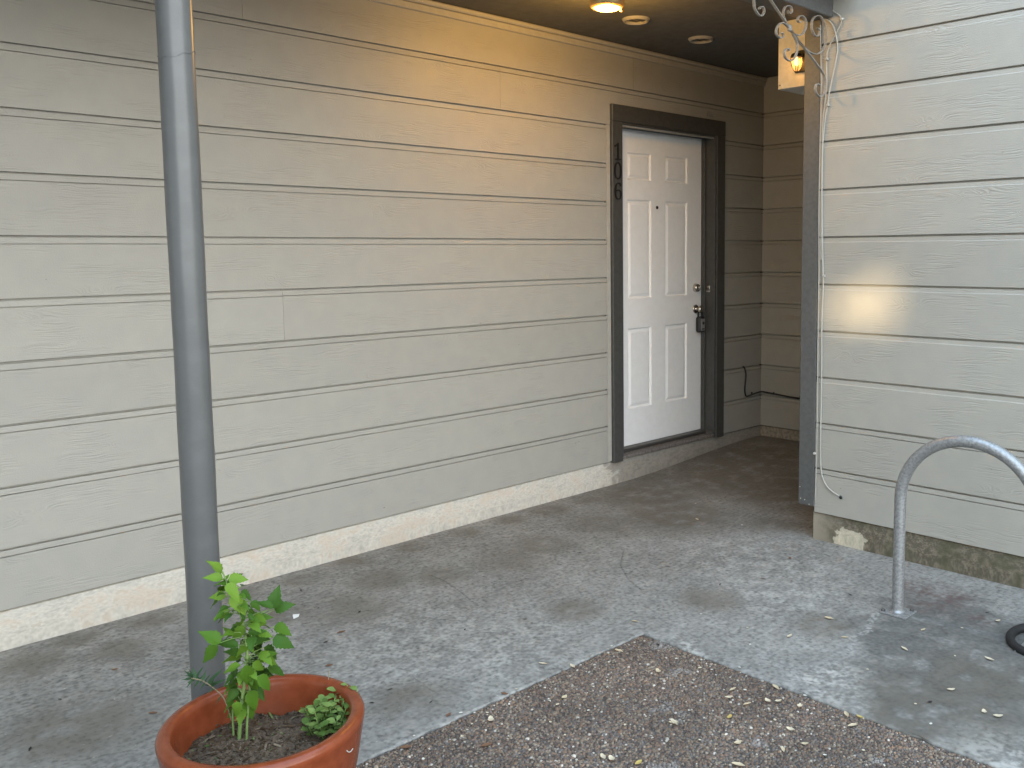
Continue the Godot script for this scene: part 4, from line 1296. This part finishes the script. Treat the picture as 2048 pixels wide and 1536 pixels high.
func build_litter() -> void:
	var kinds := [
		["fallen_leaf", "pale dry leaf lying curled on the %s", "leaf", "pale dry leaves strewn over the paving", [curled_leaf(0.034, 0.015, 0.5, 0.10), curled_leaf(0.030, 0.018, 0.35, 0.16), curled_leaf(0.038, 0.014, 0.6, 0.06)], [M.leaf_pale, M.leaf_cream]],
		["fallen_petal", "tiny whitish petal lying flat on the %s", "petal", "tiny pale petals strewn over the paving", [curled_leaf(0.013, 0.009, 0.3, 0.08), curled_leaf(0.010, 0.008, 0.4, 0.1)], [M.leaf_cream, M.leaf_white]],
		["brown_leaf", "dull brown dead leaf lying flat on the %s", "leaf", "dull brown leaves lying on the paving", [curled_leaf(0.036, 0.018, 0.2, 0.03), curled_leaf(0.030, 0.015, 0.3, 0.05)], [M.leaf_brown]],
		["dark_twig_bit", "small black scrap of bark or twig on the %s", "debris", "small dark scraps lying on the paving", [curled_leaf(0.026, 0.007, 0.5, 0.04), curled_leaf(0.018, 0.009, 0.4, 0.05)], [M.leaf_dark]],
		["yellow_leaf", "yellowish dead leaf lying on the %s", "leaf", "yellowish leaves lying on the paving", [curled_leaf(0.034, 0.016, 0.4, 0.1)], [M.leaf_yellow]]]
	for q in LEAVES:
		var k: Array = kinds[q[2]]
		var meshes: Array = k[4]
		var mats: Array = k[5]
		var x: float = q[0]
		var z: float = q[1]
		var on_pebbles := x < JX and z > JZ
		var o := part(k[0], meshes[rng.randi() % meshes.size()], mats[rng.randi() % mats.size()], self, Vector3(x, (-0.002 if on_pebbles else 0.0002) + floor_rise(x), z))
		o.rotation = Vector3(0, rng.randf() * TAU, 0)
		o.scale = Vector3.ONE * rng.randf_range(0.8, 1.15)
		tag(o, k[1] % ("pebble paving" if on_pebbles else "grey concrete"), k[2], k[3].replace("the paving", "the pebble paving" if on_pebbles else "the concrete"))
	var st := begin()
	st.set_smooth_group(-1)
	var a := [Vector3(-0.026, 0.001, 0.004), Vector3(-0.004, 0.0012, 0.016), Vector3(0.027, 0.001, 0.008), Vector3(0.018, 0.002, -0.017), Vector3(-0.004, 0.005, -0.009)]
	for k in [[0, 1, 4], [1, 2, 4], [2, 3, 4]]:
		st.add_vertex(a[k[0]]); st.add_vertex(a[k[2]]); st.add_vertex(a[k[1]])
	for k in [[0, 1, 4], [1, 2, 4], [2, 3, 4]]:
		var d := Vector3(0, -0.0006, 0)
		st.add_vertex(a[k[0]] + d); st.add_vertex(a[k[1]] + d); st.add_vertex(a[k[2]] + d)
	var scrap := part("paper_scrap", finish(st), M.paper, self, Vector3(0.208, 0, 0.503))
	tag(scrap, "torn white paper scrap on the concrete behind the potted plant", "paper")
	scrap.rotation.y = 0.7

# ---------------------------------------------------------------- sun blocker added across the courtyard
func build_added_shade() -> void:
	# added out of view to block the evening sun, save through one shaped opening
	var t := thing("added_shade_building", "unseen tall plain building added across the courtyard to block the sun", "building", Vector3(-9.0, 0, 0))
	var y := SPOT.y
	var z := SPOT.z
	var m: Material = M.plain_paint
	part("wall", box(Vector3(-0.05, -0.1, -4.0), Vector3(0, 7.0, z - 0.17), 0.0), m, t)
	part("wall", box(Vector3(-0.05, -0.1, z + 0.17), Vector3(0, 7.0, 8.6), 0.0), m, t)
	part("wall", box(Vector3(-0.05, -0.1, z - 0.17), Vector3(0, y - 0.085, z + 0.17), 0.0), m, t)
	part("wall", box(Vector3(-0.05, y + 0.135, z - 0.17), Vector3(0, 7.0, z + 0.17), 0.0), m, t)
	part("spot_shaper", box(Vector3(-0.045, y + 0.055, z - 0.1695), Vector3(-0.005, y + 0.1345, z - 0.005), 0.0), m, t)  # block added to notch the gap and shape the sun patch
	part("roof", box(Vector3(-4.0, 7.0, -4.3), Vector3(0.3, 7.15, 8.9), 0.01), M.ceiling, t)

# ---------------------------------------------------------------- materials
func make_materials() -> void:
	S8.resize(2048)
	for i in 2048:
		S8[i] = s8(i / 2047.0)
	make_wood()
	M.paint = []
	for k in [0.965, 1.0, 1.03]:
		M.paint.append(paint(lin(0.38 * k, 0.362 * k, 0.315 * k), 0.5, 0.22))
	M.paint_side = []
	for k in [0.965, 1.0, 1.03]:
		M.paint_side.append(paint(lin(0.38 * k, 0.362 * k, 0.315 * k), 0.5, 0.28))
	M.plain_paint = mottled(61, Color(0.355, 0.338, 0.293), Color(0.39, 0.372, 0.325), 0.6, 0.55, 0.05)
	M.plain_paint_side = mat(lin(0.38, 0.362, 0.315), 0.5)
	M.sheathing = mat(lin(0.12, 0.11, 0.095), 0.9)
	M.trim = mottled(62, Color(0.050, 0.049, 0.045), Color(0.062, 0.061, 0.056), 0.5, 0.5, 0.05)
	M.post_paint = mottled(63, Color(0.076, 0.076, 0.073), Color(0.098, 0.098, 0.094), 0.4, 0.5, 0.06)
	M.pole_paint = mottled(64, Color(0.094, 0.094, 0.090), Color(0.106, 0.106, 0.102), 0.5, 0.30, 0.02, 0.012)
	M.iron = mottled(65, Color(0.20, 0.19, 0.17), Color(0.30, 0.285, 0.255), 0.12, 0.55, 0.06)
	M.ceiling = mottled(66, Color(0.075, 0.073, 0.067), Color(0.095, 0.093, 0.086), 0.9, 0.7, 0.06)
	M.door = mottled(67, Color(0.85, 0.845, 0.825), Color(0.88, 0.875, 0.855), 0.5, 0.42, 0.015, 0.012)
	M.sill = mottled(68, Color(0.10, 0.088, 0.08), Color(0.20, 0.178, 0.16), 0.25, 0.8, 0.1)
	M.threshold = mat(lin(0.10, 0.095, 0.088), 0.5, 0.5)
	M.black_metal = mat(lin(0.006, 0.005, 0.005), 0.55)
	M.black_plastic = mat(lin(0.014, 0.014, 0.014), 0.5)
	M.grey_plastic = mat(lin(0.20, 0.20, 0.195), 0.45)
	M.nickel = mat(lin(0.55, 0.51, 0.45), 0.22, 1.0)
	M.brass = mat(lin(0.62, 0.42, 0.20), 0.35, 0.8)
	M.vent_white = mat(lin(0.30, 0.285, 0.255), 0.5)
	M.box_white = mottled(69, Color(0.66, 0.64, 0.59), Color(0.74, 0.72, 0.67), 0.4, 0.5, 0.02)
	M.lamp_glass = mat(Color(1.0, 0.93, 0.8, 0.25), 0.05)
	M.lamp_glass.transparency = BaseMaterial3D.TRANSPARENCY_ALPHA
	M.galvanised = mottled(70, Color(0.23, 0.232, 0.23), Color(0.40, 0.40, 0.395), 0.16, 0.42, 0.03, 0.02)
	M.galvanised.metallic = 0.55
	M.rubber = mat(lin(0.012, 0.012, 0.013), 0.6)
	M.terracotta = mottled(71, Color(0.160, 0.036, 0.013), Color(0.215, 0.052, 0.020), 0.3, 0.24, 0.03, 0.012, 0.4)
	M.soil = mottled(72, Color(0.040, 0.026, 0.016), Color(0.13, 0.085, 0.052), 0.12, 0.95, 0.4)
	M.nail = mat(lin(0.03, 0.026, 0.022), 0.7)
	M.pale_spot = mat(lin(0.48, 0.46, 0.41), 0.6)
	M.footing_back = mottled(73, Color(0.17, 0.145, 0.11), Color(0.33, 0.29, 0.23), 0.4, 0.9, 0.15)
	M.stem = mat(lin(0.16, 0.24, 0.07), 0.6)
	M.weed_stem = mat(lin(0.20, 0.17, 0.10), 0.7)
	M.dot = lathe([Vector2(0.0028, 0.0), Vector2(0.0024, 0.001), Vector2(0.0, 0.0012)], 8)
	for q in [["leaf0", 0.055, 0.118, 0.012], ["leaf1", 0.078, 0.148, 0.015], ["leaf2", 0.036, 0.084, 0.012], ["leaf_young", 0.110, 0.190, 0.022], ["leaf_weed", 0.035, 0.072, 0.030], ["leaf_round0", 0.062, 0.105, 0.022], ["leaf_round1", 0.125, 0.18, 0.048]]:
		var m := mat(lin(q[1], q[2], q[3]), 0.5, 0.0, 0.22)
		m.backlight = lin(q[1] * 1.2, q[2] * 1.3, q[3])
		m.cull_mode = BaseMaterial3D.CULL_DISABLED
		M[q[0]] = m
	M.leaf_pale = mat(lin(0.50, 0.40, 0.26), 0.7)
	M.leaf_cream = mat(lin(0.56, 0.47, 0.33), 0.7)
	M.leaf_white = mat(lin(0.62, 0.58, 0.50), 0.7)
	M.leaf_brown = mat(lin(0.17, 0.085, 0.045), 0.75)
	M.leaf_dark = mat(lin(0.020, 0.016, 0.014), 0.8)
	M.leaf_yellow = mat(lin(0.45, 0.33, 0.10), 0.7)
	M.paper = mat(lin(0.82, 0.82, 0.80), 0.8)

# ---------------------------------------------------------------- scene
const CAM = Vector3(-1.5595, 1.5089, 4.0001)
const XB = 2.5784
const LAMP_ENERGY = 0.185
const LANTERN_ENERGY = 0.0028
const SUN_TO = Vector3(-0.95, 0.085, 0.30)
var SPOT := Vector3.ZERO

func _ready() -> void:
	rng.seed = 20240
	var cam := Camera3D.new()
	cam.name = "camera"
	cam.transform = Transform3D(Basis(Vector3(0.6961037, -0.0075387, 0.7179017), Vector3(0.0749164, 0.9952486, -0.0621906), Vector3(-0.7140218, 0.0970737, 0.6933611)), CAM)
	cam.set_frustum(2.0 * 768.0 / 1830.96 * 0.1, Vector2((1024.0 - 1196.34) / 1830.96, -(768.0 - 682.82) / 1830.96) * 0.1, 0.1, 300.0)
	cam.current = true
	add_child(cam)

	var env := Environment.new()
	env.background_mode = Environment.BG_SKY
	var sky := Sky.new()
	var sm := ProceduralSkyMaterial.new()
	sm.sky_top_color = Color(0.56, 0.665, 0.765)
	sm.sky_horizon_color = Color(0.97, 0.955, 0.925)
	sm.sky_curve = 0.35
	sm.ground_bottom_color = Color(0.30, 0.29, 0.27)
	sm.ground_horizon_color = Color(0.45, 0.44, 0.42)
	sm.sun_angle_max = 1.0
	sm.energy_multiplier = 2.0
	sky.sky_material = sm
	env.sky = sky
	env.tonemap_mode = Environment.TONE_MAPPER_LINEAR
	env.tonemap_exposure = 3.65
	env.sdfgi_enabled = true
	env.ssao_enabled = true
	env.ssil_enabled = true
	var we := WorldEnvironment.new()
	we.name = "environment"
	we.environment = env
	add_child(we)

	var sun := DirectionalLight3D.new()
	sun.name = "sun"
	sun.light_energy = 0.6
	sun.light_color = Color(1.0, 0.88, 0.68)
	sun.light_angular_distance = 1.2
	sun.sky_mode = DirectionalLight3D.SKY_MODE_LIGHT_ONLY
	sun.shadow_enabled = true
	add_child(sun)
	sun.look_at_from_position(Vector3.ZERO, -SUN_TO.normalized(), Vector3.UP)
	# gap left in the added building to throw a sun spot on the lapped wall
	SPOT = Vector3(XB, 1.235, 1.80) + SUN_TO * ((XB + 9.0) / 0.95)

	make_materials()
	build_ground()
	build_porch_wall()
	build_back_wall()
	build_side_wall()
	build_roof()
	build_added_shade()
	build_lamp()
	vent(Vector3(2.364, 2.7995, 0.503), "round white ceiling vent close to the ceiling light")
	vent(Vector3(2.999, 2.7995, 0.466), "round white ceiling vent farther into the passage, above the door")
	build_soffit_box()
	build_pole()
	build_bracket()
	build_cables()
	build_rack()
	build_lockbox()
	build_pot()
	build_plants()
	build_litter()
